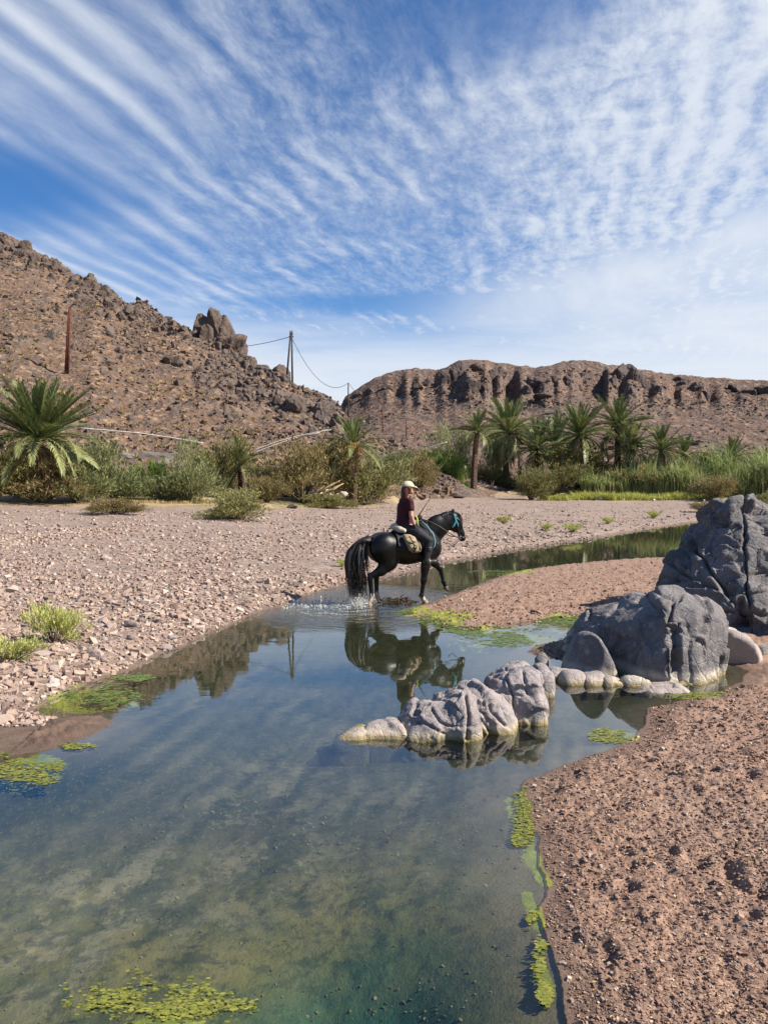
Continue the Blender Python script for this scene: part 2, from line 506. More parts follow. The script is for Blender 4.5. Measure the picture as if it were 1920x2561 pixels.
def ground_mat(t, b):
    p = t.pos(); x, y, z = t.sep(p)
    sd, soil, far, alg, pale = (t.attr(a) for a in ('sd', 'soil', 'far', 'algae', 'pale'))
    n1 = t.noise(p, .7, 5); n2 = t.noise(p, 9.0, 6, .65); n3 = t.noise(p, 55.0, 4, .7); n4 = t.noise(p, 2.6, 5, .6); n5 = t.noise(p, 4.6, 6, .66, .3)
    gravel = t.mix(n1.step(.35, .65), (.285, .202, .156), (.215, .150, .118))
    gravel = t.mix(n2.step(.42, .70) * .7, gravel, (.19, .142, .125))
    vo = t.voro(p, 11.0, 'F1', 'Color'); vr, vg, vb = t.sep(vo)
    gravel = t.mix(vr.step(.55, .9) * .55, gravel, (.43, .35, .30))
    gravel = t.mix(vg.step(.7, .95) * .5, gravel, (.21, .165, .155))
    sand = t.mix(n2.step(.36, .66), (.31, .192, .138), (.19, .115, .084))
    sand = t.mix(n3.step(.48, .68) * .65, sand, (.44, .31, .235))
    sand = t.mix(n1.step(.5, .7) * .30, sand, (.33, .235, .185))
    soilc = t.mix(n4.step(.35, .65), (.40, .275, .165), (.30, .225, .13))
    soilc = t.mix(t.noise(p, .25, 3).step(.52, .6) * .6, soilc, (.16, .17, .05))
    dry = t.mix(far, sand, gravel)
    dry = t.mix(soil, dry, soilc)
    mud = x.step(-1.5, -1.9) * y.step(7.1, 6.5) * sd.step(1.4, .6)
    dry = t.mix(mud * .9, dry, t.mix(n2.step(.35, .65), (.15, .098, .070), (.095, .062, .046)))
    wet = (sd + (n4 - .5) * .45).step(.36, .03)
    dry = t.mix(wet * .62, dry, (.105, .070, .052))
    # river bed: silt, dark weedy specks, painted mid-river dimming, pale patches and yellow-green algae
    bed = t.mix(n4.step(.38, .62), (.165, .135, .045), (.072, .078, .028))
    bed = t.mix(n2.step(.45, .7) * .6, bed, (.125, .115, .058))
    depth_dim = (y + (n1 - .5) * 1.6).step(3.5, 5.4)  # darkens the mid-river bed colour in place of light absorbed by deeper water
    bed = t.mix(depth_dim * .85, bed, t.mix(n2.step(.4, .65), (.020, .026, .012), (.045, .044, .020)))
    patch = (t.noise(t.comb(x * 1.0, y * .8), 3.6, 9, .70, .1).step(.51, .55)) * pale
    bed = t.mix(patch * (.42 + .25 * (1.0 - depth_dim)), bed, (.25, .205, .145))
    sp = t.noise(p, 13.0, 7, .72); sp2 = t.noise(t.comb(x * 1.0, y * .6), 34.0, 5, .7)
    bed = t.mix(sp.step(.50, .60) * .6, bed, (.026, .030, .014))
    bed = t.mix(sp2.step(.54, .66) * .5, bed, (.20, .17, .075))
    bed = t.mix(n5.step(.55, .62) * (1.0 - depth_dim) * .7, bed, (.028, .036, .016))
    silt = (sd + (n4 - .5) * .35).step(-.50, -.04)
    bed = t.mix(silt * .75, bed, t.mix(n2.step(.4, .6), (.165, .122, .095), (.115, .088, .062)))
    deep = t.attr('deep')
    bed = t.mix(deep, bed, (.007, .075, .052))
    alg_n = (t.noise(p, 7.0, 6, .66, .5) + (alg - .5) * .75).step(.52, .62) * alg.step(.02, .25)
    algc = t.mix(n2.step(.4, .65), (.19, .23, .035), (.34, .33, .045))
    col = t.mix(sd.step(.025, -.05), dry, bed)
    col = t.mix(alg_n * .9, col, algc)
    h = n2 * .5 + n3 * .5 + vr * .35 * far
    bmp = t.bump(h, .018, .9)
    rough = 1.0 - (wet * .42)
    setp(t, b, col, rough, bmp, .25)
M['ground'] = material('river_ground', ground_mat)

def hill_mat(c1, c2, c3, scale):
    def f(t, b):
        p = t.pos(); rock = t.attr('rock')
        n1 = t.noise(p, scale, 6, .6); n2 = t.noise(p, scale * 8, 6, .7); n3 = t.noise(p, scale * 3, 5, .65)
        col = t.mix(n1.step(.35, .65), c1, c2)
        col = t.mix(n2.step(.50, .68) * .7, col, c3)
        col = t.mix(n2.step(.47, .33) * .75, col, tuple(v * .42 for v in c2))
        vo = t.voro(p, scale * 5.5, 'F1', 'Color'); vr, vg, vb = t.sep(vo)
        col = t.mix(vr.step(.72, .86) * .75, col, (.105, .092, .088))
        col = t.mix(vg.step(.84, .93) * .6, col, tuple(min(1, v * 1.5) for v in c3))
        rc = t.mix(n3.step(.4, .62), (.20, .155, .128), (.085, .072, .068))
        col = t.mix(rock * n1.step(.25, .55), col, rc)
        ve = t.voro(p, scale * 5.5, 'F1')
        setp(t, b, col, .95, t.bump(n2 * .6 + n3 * .7 + ve * .5, .9 / scale * .16, 1.0), .15)
    return f
M['hill'] = material('stony_hillside', hill_mat((.200, .128, .088), (.145, .096, .072), (.265, .180, .118), .30))
M['far_hill'] = material('far_stony_hillside', hill_mat((.185, .118, .088), (.138, .090, .072), (.225, .148, .105), .085))

def stone_mat(t, b):
    r = t.island(); p = t.pos()
    col = t.ramp(r, [(0, (.17, .122, .105)), (.16, (.40, .29, .225)), (.36, (.32, .215, .168)), (.5, (.48, .375, .30)), (.66, (.235, .178, .155)), (.8, (.40, .27, .205)), (1, (.58, .475, .39))])
    n = t.noise(p, 28, 4, .6)
    col = t.mix(n.step(.4, .7) * .35, col, (.25, .19, .17))
    setp(t, b, col, .88, t.bump(n, .01, .7), .2)
M['stone'] = material('gravel_stone', stone_mat)
def stone1_mat(t, b):
    r = t.objrnd(); p = t.pos()
    col = t.ramp(r, [(0, (.20, .15, .135)), (.2, (.40, .31, .27)), (.4, (.31, .23, .20)), (.6, (.48, .40, .35)), (.8, (.25, .205, .20)), (1, (.41, .28, .22))])
    n = t.noise(p, 14, 5, .62)
    col = t.mix(n.step(.4, .7) * .4, col, (.26, .20, .18))
    setp(t, b, col, .88, t.bump(n, .02, .8), .2)
M['river_stone'] = material('river_stone', stone1_mat)
def grain_mat(t, b):
    col = t.ramp(t.island(), [(0, (.13, .080, .060)), (.35, (.28, .172, .125)), (.62, (.22, .135, .10)), (.84, (.40, .275, .205)), (.95, (.39, .29, .225)), (1, (.58, .46, .36))])
    setp(t, b, col, .9, None, .2)
M['grain'] = material('sand_grain', grain_mat)
def bed_stone_mat(t, b):
    setp(t, b, t.ramp(t.island(), [(0, (.055, .055, .026)), (.4, (.10, .088, .042)), (.7, (.17, .142, .078)), (.9, (.12, .125, .040)), (1, (.30, .25, .17))]), .9, None, .2)
M['bed_stone'] = material('bed_pebble', bed_stone_mat)
def scree_mat(t, b):
    col = t.ramp(t.island(), [(0, (.095, .072, .062)), (.3, (.165, .110, .080)), (.55, (.105, .078, .067)), (.8, (.20, .130, .090)), (1, (.28, .19, .125))])
    setp(t, b, col, .95, t.bump(t.noise(t.pos(), 3.0, 5, .65), .15, .8), .15)
M['scree'] = material('scree', scree_mat)

def water_mat():
    m = bpy.data.materials.new('river_water'); m.use_nodes = True; nt = m.node_tree; t = NT(nt)
    nt.nodes.remove(nt.nodes['Principled BSDF']); out = nt.nodes['Material Output']
    p = t.pos(); x, y, z = t.sep(p)
    d2 = ((x + .45) * (x + .45) + (y - 13.9) * (y - 13.9) * .55) ** .5
    near = d2.step(2.6, .2)
    calm = t.noise(t.comb(x * .35, y * .35), 1.0, 3).step(.38, .66)
    h = t.noise(t.comb(x * 1.0, y * 1.6), 1.7, 3, .5) * .55 + t.noise(t.comb(x, y * 1.7), 7.0, 3, .55) * .10
    bs = t.bump(h, .03, .035 + calm * .05)
    ring = (d2 * 24.0 + t.noise(p, 2.2, 3) * 16.0).sin()
    h2 = ring * .35 + t.noise(t.comb(x * 3.2, y * 6.0), 2.0, 5, .6)
    bs = t.bump(h2, .045, near * .40, bs)
    dt = t.node('ShaderNodeVectorMath', operation='DOT_PRODUCT')
    t.link(bs, dt.inputs[0]); t.link(t.node('ShaderNodeNewGeometry').outputs['Incoming'], dt.inputs[1])
    fr = ((1.0 - E(nt, dt.outputs['Value']).abs().min(1.0)) ** 2.8) * .97 + .012
    gl = t.node('ShaderNodeBsdfGlossy'); gl.inputs['Roughness'].default_value = 0.015; t.link(bs, gl.inputs['Normal'])
    tr = t.node('ShaderNodeBsdfTransparent'); tr.inputs['Color'].default_value = (.84, .88, .78, 1)
    mx = t.node('ShaderNodeMixShader'); t.link(fr, mx.inputs[0]); t.link(tr.outputs[0], mx.inputs[1]); t.link(gl.outputs[0], mx.inputs[2])
    t.link(mx.outputs[0], out.inputs['Surface']); return m
M['water'] = water_mat()

def leafy(stops, trans=.35, rough=.6):
    def f(t, b):
        col = t.ramp((t.island() * .8 + t.objrnd() * .2), [(q, tuple(1.32 * v for v in c)) for q, c in stops])
        setp(t, b, col, rough, None, .25)
        tl = t.node('ShaderNodeBsdfTranslucent'); t.link(col, tl.inputs['Color'])
        mx = t.node('ShaderNodeMixShader'); mx.inputs[0].default_value = trans
        out = t.nt.nodes['Material Output']
        t.link(b.outputs[0], mx.inputs[1]); t.link(tl.outputs[0], mx.inputs[2]); t.link(mx.outputs[0], out.inputs['Surface'])
    return f
M['leaf_olive'] = material('olive_foliage', leafy([(0, (.085, .090, .030)), (.5, (.18, .165, .060)), (1, (.30, .27, .11))]))
M['leaf_brown'] = material('brown_olive_foliage', leafy([(0, (.105, .085, .036)), (.5, (.20, .158, .065)), (1, (.31, .25, .12))]))
M['leaf_green'] = material('grey_green_foliage', leafy([(0, (.085, .100, .040)), (.5, (.165, .180, .075)), (1, (.27, .27, .125))]))
M['leaf_bright'] = material('bright_green_foliage', leafy([(0, (.06, .115, .024)), (.5, (.15, .21, .045)), (1, (.27, .32, .08))]))
M['leaf_pale'] = material('pale_willow_foliage', leafy([(0, (.13, .15, .06)), (.5, (.24, .26, .12)), (1, (.37, .37, .19))]))
M['leaf_yellow'] = material('yellow_green_tuft', leafy([(0, (.22, .24, .07)), (.5, (.38, .39, .12)), (1, (.54, .52, .20))]))
M['tuft_dry'] = material('dry_straw_tuft', leafy([(0, (.22, .155, .06)), (.5, (.35, .26, .11)), (1, (.46, .36, .18))], .2))
M['reed'] = material('reed_leaf', leafy([(0, (.10, .145, .05)), (.45, (.20, .25, .09)), (.8, (.33, .35, .14)), (1, (.48, .40, .20))]))
M['grass'] = material('yellow_green_grass', leafy([(0, (.20, .23, .05)), (.5, (.36, .37, .09)), (.8, (.48, .42, .12)), (1, (.50, .33, .12))]))
M['frond'] = material('palm_frond_green', leafy([(0, (.055, .085, .030)), (.5, (.125, .155, .055)), (1, (.24, .25, .10))], .25, .45))
M['frond_pale'] = material('palm_frond_pale', leafy([(0, (.11, .135, .05)), (.5, (.21, .225, .09)), (1, (.34, .325, .15))], .25, .45))
M['frond_dead'] = material('palm_frond_dead', leafy([(0, (.17, .115, .055)), (.5, (.29, .20, .10)), (1, (.40, .29, .16))], .15))
M['algae'] = material('floating_algae', leafy([(0, (.09, .10, .022)), (.5, (.17, .18, .035)), (1, (.30, .28, .06))], .2, .5))
M['algae_dark'] = material('green_algae', leafy([(0, (.05, .085, .022)), (.5, (.10, .14, .036)), (1, (.18, .20, .06))], .2, .5))

def simple(name, c1, c2=None, scale=12, rough=.7, bump=.01, spec=.3):
    def f(t, b):
        if c2 is None: setp(t, b, c1, rough, None, spec); return
        n = t.noise(t.obj(), scale, 5, .6)
        setp(t, b, t.mix(n.step(.35, .65), c1, c2), rough, t.bump(n, bump, .6), spec)
    return material(name, f)
M['trunk'] = simple('palm_trunk_bark', (.17, .105, .065), (.075, .048, .034), 9, .95, .06)
M['bark'] = simple('grey_brown_bark', (.16, .115, .085), (.085, .062, .05), 14, .95, .02)
M['pale_bark'] = simple('pale_bark', (.42, .38, .32), (.26, .23, .19), 8, .9, .01)
M['rust'] = simple('rusty_steel', (.15, .048, .026), (.075, .028, .02), 3, .8, .01)
M['pole_wood'] = simple('weathered_pole_wood', (.10, .075, .058), (.05, .04, .034), 6, .9, .01)
M['wire'] = simple('dark_wire', (.06, .055, .055), None, rough=.6)
M['pipe'] = simple('white_plastic_pipe', (.60, .57, .53), (.46, .43, .40), 2, .5, .002)
M['tarp'] = simple('dirty_white_sacking', (.66, .58, .48), (.46, .38, .29), 5, .9, .03)
M['straw'] = simple('dry_palm_stalk', (.44, .32, .16), (.30, .20, .10), 10, .9, .01)
M['yellow'] = simple('yellow_plastic', (.72, .50, .05), (.55, .33, .04), 9, .5)
M['white'] = simple('white_litter', (.74, .72, .68), (.56, .54, .50), 7, .7)
M['black_bag'] = simple('black_plastic', (.02, .02, .022), (.035, .033, .033), 12, .45)
M['deadwood'] = simple('grey_deadwood', (.27, .22, .18), (.15, .115, .09), 20, .95, .01)
M['twig'] = simple('wet_brown_twig', (.13, .085, .045), (.06, .04, .022), 18, .8, .004)
M['fruit'] = simple('orange_date_stalk', (.55, .25, .04), (.40, .16, .03), 20, .6)


# ------------------------------------------------------------------ river plan (all in metres on the ground)
def W2(pts, z=0.0): return [tuple(float(v) for v in flat(a, b, z)) for a, b in pts]
FAR_EDGE_P = [(1700, 1118), (1520, 1125), (1440, 1136), (1380, 1146), (1300, 1159), (1230, 1169), (1150, 1181), (1090, 1191),
              (1020, 1204), (960, 1215), (900, 1232), (840, 1245), (760, 1262), (700, 1275), (650, 1290), (600, 1312), (560, 1322),
              (530, 1333), (490, 1352), (450, 1368), (410, 1388), (370, 1406), (330, 1420), (290, 1444)]
SHOAL_P = [(185, 1480), (95, 1518), (60, 1536), (130, 1550), (215, 1546), (245, 1562), (200, 1592), (120, 1614), (40, 1629), (-100, 1652)]
NEAR_P = [(1225, 2212), (1205, 2120), (1180, 2040), (1160, 1975), (1172, 1920), (1150, 1870), (1160, 1810), (1140, 1765), (1112, 1718), (1130, 1685),
          (1200, 1655), (1290, 1630), (1330, 1612), (1390, 1572), (1405, 1530), (1470, 1512), (1545, 1500), (1592, 1474), (1612, 1450),
          (1585, 1438), (1500, 1432), (1300, 1425), (1240, 1428), (1205, 1424), (1165, 1420), (1132, 1408), (1160, 1393), (1205, 1384),
          (1250, 1372), (1300, 1350), (1310, 1318), (1255, 1332), (1180, 1346), (1100, 1353), (1040, 1363), (1000, 1363),
          (950, 1353), (930, 1344), (905, 1337), (872, 1330), (868, 1322), (890, 1312), (910, 1307), (960, 1288), (1030, 1263), (1080, 1243),
          (1130, 1231), (1200, 1221), (1300, 1212), (1440, 1203), (1500, 1196), (1700, 1182)]
FAR_EDGE = W2(FAR_EDGE_P)
WATER = FAR_EDGE + W2(SHOAL_P) + [(-4.4, 4.6), (-5.0, 2.5), (-5.0, -6), (1.2, -6), (.72, 1.2)] + W2(NEAR_P)
_fx = np.array([p[0] for p in FAR_EDGE[::-1]]); _fy = np.array([p[1] for p in FAR_EDGE[::-1]])
def is_far(x, y): return (y > np.interp(x, _fx, _fy) - .05) | (x < -3.0)
ALG_BLOBS = [  # (x, y, rx, ry) photograph points, seen on the river bed and floating
    (200, 1505, 120, 36), (60, 1655, 90, 40), (1100, 1375, 150, 30), (1230, 1345, 80, 20), (960, 1340, 80, 22), (1130, 1800, 26, 130), (1150, 1960, 24, 70),
    (1170, 2100, 26, 60), (330, 2130, 200, 80), (1330, 1585, 60, 26), (1500, 1500, 90, 16), (890, 1320, 50, 16), (1100, 1235, 80, 10)]
def blob_field(x, y, blobs):
    f = np.zeros(np.shape(x))
    for a, b, rx, ry in blobs:
        cx, cy = flat(a, b); ex = abs(flat(a + rx, b)[0] - cx); ey = abs(flat(a, b - ry)[1] - flat(a, b + ry)[1]) / 2
        f = np.maximum(f, np.exp(-(((x - cx) / ex) ** 2 + ((y - cy) / ey) ** 2) * 1.1))
    return f
HOOF = RNG.uniform(size=(34, 2)); HOOF = np.array([flat(1190 + a * 470, 1560 + b * 640) for a, b in HOOF])
VEG_A = VEG_D = None
def gh(x, y, full=False, fine=True):
    x = np.asarray(x, float); y = np.asarray(y, float)
    sd = poly_sd(x, y, WATER)
    sd = sd + fbm(x, y, 0, 3.2, 3, .5, 5) * np.clip(.05 + np.abs(sd) * .02, 0, .07)
    far = is_far(x, y)
    o = np.clip(sd, 0, None)
    hf = .015 + .13 * sstep(o, 0, .55) + .036 * np.clip(o, 0, 46) + (fbm(x, y, 0, .22, 3, .5, 21) * .13 + fbm(x, y, 0, .9, 3, .5, 31) * .035) * sstep(o, .2, 3)
    hf = hf + .02 * fbm(x, y, 0, 4, 2, .5, 3) * sstep(o, .02, .3)
    hn = .003 + .026 * sstep(o, 0, .30) + .045 * np.clip(o, 0, 5) + fbm(x, y, 0, .8, 3, .5, 41) * .03 * sstep(o, .1, 1)
    if fine:
        r = fbm(x, y, 0, 4.5, 5, .62, 51) * .040 + fbm(x, y, 0, 26, 3, .62, 61) * .015 + np.minimum(fbm(x, y, 0, 9, 3, .5, 71, True), 0.2) * .018
        hn = hn + r * sstep(o, .0, .22)
        near = (y < 8) & (x > 0)
        if near.any():
            xs, ys = x[near], y[near]; dd = np.zeros(xs.shape)
            for i, (hx, hy) in enumerate(HOOF):
                d2 = ((xs - hx) ** 2 + ((ys - hy) * .8) ** 2) / (.022 + .010 * (i % 5)) ** 2
                dd = dd - (.030 + .004 * (i % 5)) * np.exp(-d2) + .012 * np.exp(-(np.sqrt(d2) - 1.7) ** 2 * 2.5)
            hn[near] = hn[near] + dd * sstep(o[near], .1, .3)
    i = np.clip(-sd, 0, None)
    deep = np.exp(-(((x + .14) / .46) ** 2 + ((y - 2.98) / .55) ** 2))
    bed = -.004 - .17 * sstep(i, -.15, 1.2) - .10 * sstep(i, .8, 2.6) - .26 * deep + fbm(x, y, 0, 2.2, 4, .55, 81) * .045 * sstep(i, .1, .8)
    hf = np.where((x < -1.6) & (y < 7.0) & (o < 1.2), hf * .16 + .003, hf)
    h = np.where(sd > 0, np.where(far, hf, hn), bed)
    if VEG_A is not None:                     # sandy ground rises behind the edge of the gravel
        dist = np.hypot(x, y); ang = np.arctan2(x, y); e = np.clip(dist - np.interp(ang, VEG_A, VEG_D), 0, 26)
        slope = .055 + .085 * np.exp(-((ang - .085) / .075) ** 2)
        h = h + np.where(far, (e * slope + (fbm(x, y, 0, .3, 3, .5, 12) * .12 if fine else 0) * sstep(e, 0, 2)), 0)
    return (h, sd, far, deep) if full else h
def hit(dx, dy, dmin=3.0, dmax=260.0):        # where a photograph point meets the ground
    a, b, c = ray(dx * K, dy * K)
    D = np.concatenate([np.arange(dmin, 30, .04), np.arange(30, dmax, .2)])
    if c * dmax / b + CAM_H > 6: return None
    zr = CAM_H + c / b * D; x = a / b * D
    h = gh(x, D, fine=False)
    k = np.argmax(zr < h); lim = len(D) - 1
    if VEG_A is not None: lim = int(np.argmin(np.abs(D - (np.interp(math.atan2(a, b), VEG_A, VEG_D) + 11) * math.cos(math.atan2(a, b)))))
    if not (zr < h).any() or k > lim: k = lim
    return np.array([x[k], D[k], h[k]])

# ------------------------------------------------------------------ ground sheet
VEG_P = [(-300, 1094), (0, 1093), (300, 1097), (575, 1103), (700, 1098), (850, 1090), (950, 1073), (1100, 1075), (1300, 1080), (1500, 1083), (1658, 1087), (1900, 1090)]
_vh = [hit(*p) for p in VEG_P]
VEG_A = np.array([math.atan2(p[0], p[1]) for p in _vh]); VEG_D = np.array([math.hypot(p[0], p[1]) for p in _vh])
def build_ground():
    az = np.concatenate([np.linspace(-math.pi, R(-36), 60, endpoint=False), np.linspace(R(-36), R(-29), 30, endpoint=False), np.linspace(R(-29), R(29), 600, endpoint=False),
                         np.linspace(R(29), R(36), 30, endpoint=False), np.linspace(R(36), math.pi, 60)])
    Dn = 1 / np.linspace(1 / 2.3, 1 / 75.0, 640)
    D = np.concatenate([np.linspace(.15, 2.2, 26), Dn, np.geomspace(77, 3000, 46)])
    A, DD = np.meshgrid(az, D, indexing='ij')
    x, y = DD * np.sin(A), DD * np.cos(A)
    h, sd, far, deep = gh(x.ravel(), y.ravel(), True)
    x, y = x.ravel(), y.ravel(); dist = np.hypot(x, y)
    ang = np.arctan2(x, y)
    vd = np.interp(ang, VEG_A, VEG_D)
    vd = vd + fbm(x, y, 0, .35, 3, .5, 15) * 1.4
    soil = sstep(dist, vd - .5, vd + 1.0) * far
    n, m = len(az), len(D)
    i, j = np.meshgrid(np.arange(n - 1), np.arange(m - 1), indexing='ij')
    a = (i * m + j).ravel()
    F = np.stack([a, a + m, a + m + 1, a + 1], 1)[:, ::-1]
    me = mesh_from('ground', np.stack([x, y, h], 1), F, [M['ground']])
    alg = blob_field(x, y, ALG_BLOBS)
    pale = blob_field(x, y, [(560, 1680, 190, 140), (950, 1700, 260, 60), (250, 1850, 350, 120), (120, 1950, 260, 120), (560, 1800, 250, 90), (60, 1590, 160, 30), (750, 1600, 60, 30)])
    for nme, v in (('sd', sd), ('soil', soil), ('far', far.astype(float)), ('algae', alg), ('pale', pale), ('deep', np.clip(deep * 1.25, 0, 1))):
        add_attr(me, nme, v)
    kind(link('ground', me), 'structure')
build_ground()

def build_water():
    xs = np.linspace(-9, 40, 60); ys = np.linspace(-8, 66, 80)
    X, Y = np.meshgrid(xs, ys, indexing='ij')
    n, m = X.shape
    i, j = np.meshgrid(np.arange(n - 1), np.arange(m - 1), indexing='ij'); a = (i * m + j).ravel()
    me = mesh_from('water', np.stack([X.ravel(), Y.ravel(), 0 * X.ravel()], 1), np.stack([a, a + m, a + m + 1, a + 1], 1), [M['water']])
    kind(link('water', me), 'structure')
build_water()

# ------------------------------------------------------------------ hills
def polar_sheet(name, az, D, zf, mat, rockf=None):
    A, T = np.meshgrid(az, D, indexing='ij')
    x, y, z, rock = zf(A, T)
    n, m = A.shape
    i, j = np.meshgrid(np.arange(n - 1), np.arange(m - 1), indexing='ij'); a = (i * m + j).ravel()
    me = mesh_from(name, np.stack([x.ravel(), y.ravel(), z.ravel()], 1), np.stack([a, a + m, a + m + 1, a + 1], 1)[:, ::-1], [mat])
    add_attr(me, 'rock', rock.ravel())
    return kind(link(name, me), 'structure')
def tanel(dx, dy):                            # tan(azimuth), tan(elevation over forward distance)
    a, b, c = ray(dx * K, dy * K); return a / b, c / b
SIL1 = [(-500, 300), (-200, 400), (0, 507), (60, 533), (100, 558), (150, 592), (200, 604), (240, 634), (270, 658), (300, 671), (350, 692), (400, 709), (440, 735), (500, 760), (530, 772),
        (560, 790), (600, 808), (650, 832), (690, 855), (730, 876), (745, 900), (770, 925), (800, 944), (860, 958), (930, 982), (1000, 1003), (1060, 1018), (1150, 1040), (1250, 1060), (1350, 1085)]
S1 = np.array([tanel(*p) for p in SIL1])
R1 = np.array([tanel(p, 900)[0] for p in (-500, 0, 300, 525, 625, 745, 800, 930, 1060, 1350)]); R1D = np.array([190, 150, 130, 116, 108, 100, 98, 104, 112, 125.])
def base1(a): return np.interp(a, [-.6, -.5, -.1, .0, .06, .2, .4], [58, 54, 58, 62, 78, 95, 105])
def hill1(ta, t, detail=True):
    """ta = tan azimuth, t = 0 at the foot, 1 at the crest, above 1 behind it; forward distance and height"""
    B, Rr = base1(ta), np.interp(ta, R1, R1D); tz = np.interp(ta, S1[:, 0], S1[:, 1])
    y = B + (Rr - B) * t; x = ta * y
    zr = CAM_H + tz * Rr
    tt = np.clip(t, 0, 1)
    z = 1.1 + (zr - 1.1) * (.82 * tt + .18 * tt ** 2.2)
    z = np.where(t > 1, zr - (t - 1) * (Rr - B) * .45, z) - 30 * np.clip(-t, 0, .2)
    amp = np.clip((zr - 1) / 18, .12, 1.0) * sstep(t, .0, .12)
    ridge = sstep(t, .60, .92) * (t < 1.25)
    pro = np.clip(fbm(x, y, z * .6, .055, 3, .5, 91) + .22, 0, 1)
    rock = np.clip(ridge * .55 * sstep(fbm(x, y, z, .09, 3, .5, 92), -.15, .3) + sstep(pro, .34, .55) * .7, 0, 1)
    if detail:
        z = z + amp * (fbm(x, y, 0, .05, 3, .5, 93) * 1.0 + fbm(x, y, 0, .25, 4, .55, 94, True) * .45)
        z = z + amp * rock * (np.clip(fbm(x, y, 0, .16, 4, .6, 95, True), -.2, 1) * 2.0 + np.clip(fbm(x, y, 0, .55, 3, .6, 96, True), -.2, 1) * .6)
        z = z + fbm(x, y, 0, 1.2, 3, .6, 97) * .16 * sstep(t, .02, .2)
    return x, y, z, rock
polar_sheet('rocky_hill', np.linspace(-.70, tanel(1345, 900)[0], 560), np.concatenate([np.linspace(-.12, 1.1, 330), np.linspace(1.15, 2.6, 12)]), hill1, M['hill'])

SIL2 = [(560, 965), (640, 930), (700, 905), (735, 876), (745, 858), (790, 827), (820, 812), (850, 803), (880, 797), (900, 797), (940, 800), (960, 795), (985, 782), (1000, 779), (1050, 779), (1100, 789),
        (1150, 797), (1200, 786), (1240, 780), (1290, 784), (1330, 790), (1400, 801), (1450, 806), (1550, 816), (1658, 823), (1900, 838), (2300, 850)]
S2 = np.array([tanel(*p) for p in SIL2])
CLF = [(600, .0), (735, .1), (800, .25), (890, .45), (905, 1), (1080, 1), (1092, .12), (1110, .15), (1120, .75), (1235, .75), (1255, .08), (1302, .05), (1312, 1), (1420, .9), (1440, .6), (1456, .08), (1470, .5), (1515, .5), (1530, .08), (1560, .4), (1658, .4), (1900, .2)]
CA = np.array([tanel(p[0], 830)[0] for p in CLF]); CV = np.array([p[1] for p in CLF])
FOOT = np.array([(600, 905), (900, 866), (990, 858), (1085, 862), (1180, 872), (1250, 862), (1310, 850), (1430, 862), (1520, 872), (1658, 880), (1900, 890)])
FA = np.array([tanel(a, 850)[0] for a, _ in FOOT]); FV = np.array([tanel(830, b)[1] for _, b in FOOT])
def hill2(ta, t, detail=True):
    """t 0..1 talus, 1..2 cliff band, 2..3 upper slope, beyond: behind the crest"""
    wob = fbm(ta * 30, 0 * ta, 0 * ta, 1.0, 4, .6, 101) * 6 + np.abs(fbm(ta * 90, 0 * ta, 0 * ta, 1.0, 3, .6, 102)) * 2.5
    cl = np.interp(ta, CA, CV) * np.clip(.75 + .5 * fbm(ta * 60, 0 * ta, 0 * ta + 4, 1, 2, .5, 103), 0, 1.1)
    D0, D1 = 118 + 0 * ta, 300 + wob * cl
    D2 = D1 + 28 + (1 - np.clip(cl, 0, 1)) * 44
    D3 = 400 + 0 * ta
    e1 = np.interp(ta, FA, FV); e3 = np.interp(ta, S2[:, 0], S2[:, 1]); e1 = np.minimum(e1, e3 * .62)
    e2 = e1 + (e3 - e1) * .80 * (.48 + .28 * np.clip(cl, 0, 1)); e2 = np.minimum(e2, e3 * .97)
    z0, z1, z2, z3 = 1.0, CAM_H + e1 * D1, CAM_H + e2 * D2, CAM_H + e3 * D3
    t1, t2, t3, t4 = np.clip(t, 0, 1), np.clip(t - 1, 0, 1), np.clip(t - 2, 0, 1), np.clip(t - 3, 0, 9)
    y = D0 + (D1 - D0) * t1 + (D2 - D1) * t2 + (D3 - D2) * t3 + t4 * 120
    z = z0 + (z1 - z0) * (.55 * t1 + .45 * t1 ** 2) + (z2 - z1) * t2 + (z3 - z2) * t3 - t4 * 60
    x = ta * y
    rock = np.clip(cl, 0, 1) ** 2 * .7 * sstep(t, .93, 1.02) * sstep(t, 2.7, 1.95) + .35 * sstep(fbm(x, y, z, .03, 3, .5, 104), .12, .4)
    if detail:
        m = sstep(t, .03, .25)
        z = z + m * (fbm(x, y, 0, .02, 3, .5, 105) * 2.2 + fbm(x, y, z * .5, .09, 4, .6, 106, True) * (.9 + 1.3 * rock) + fbm(x, y, z, .3, 3, .6, 107) * .5) * (t < 3.2)
        y = y - rock * np.clip(fbm(x, z, 0, .07, 3, .6, 108, True), -.3, 1) * 2.5 * (t < 3.0)
    return x, y, z, np.clip(rock, 0, 1)
polar_sheet('far_hill', np.linspace(tanel(560, 900)[0], .85, 620), np.concatenate([np.linspace(-.05, 1, 110), np.linspace(1.01, 2, 60), np.linspace(2.02, 3.05, 60), np.linspace(3.2, 7, 12)]), hill2, M['far_hill'])

def hill1_pt(dx, dy):                         # point of the left hill seen at a photograph point
    ta, te = tanel(dx, dy)
    t = np.linspace(0, 1, 500); x, y, z, _ = hill1(np.full(500, ta), t)
    k = np.argmax(z > CAM_H + te * y) if (z > CAM_H + te * y).any() else 499
    return np.array([x[k], y[k], z[k]])
def hill2_pt(dx, dy):
    ta, te = tanel(dx, dy)
    t = np.linspace(0, 3, 900); x, y, z, _ = hill2(np.full(900, ta), t)
    k = np.argmax(z > CAM_H + te * y) if (z > CAM_H + te * y).any() else 899
    return np.array([x[k], y[k], z[k]])

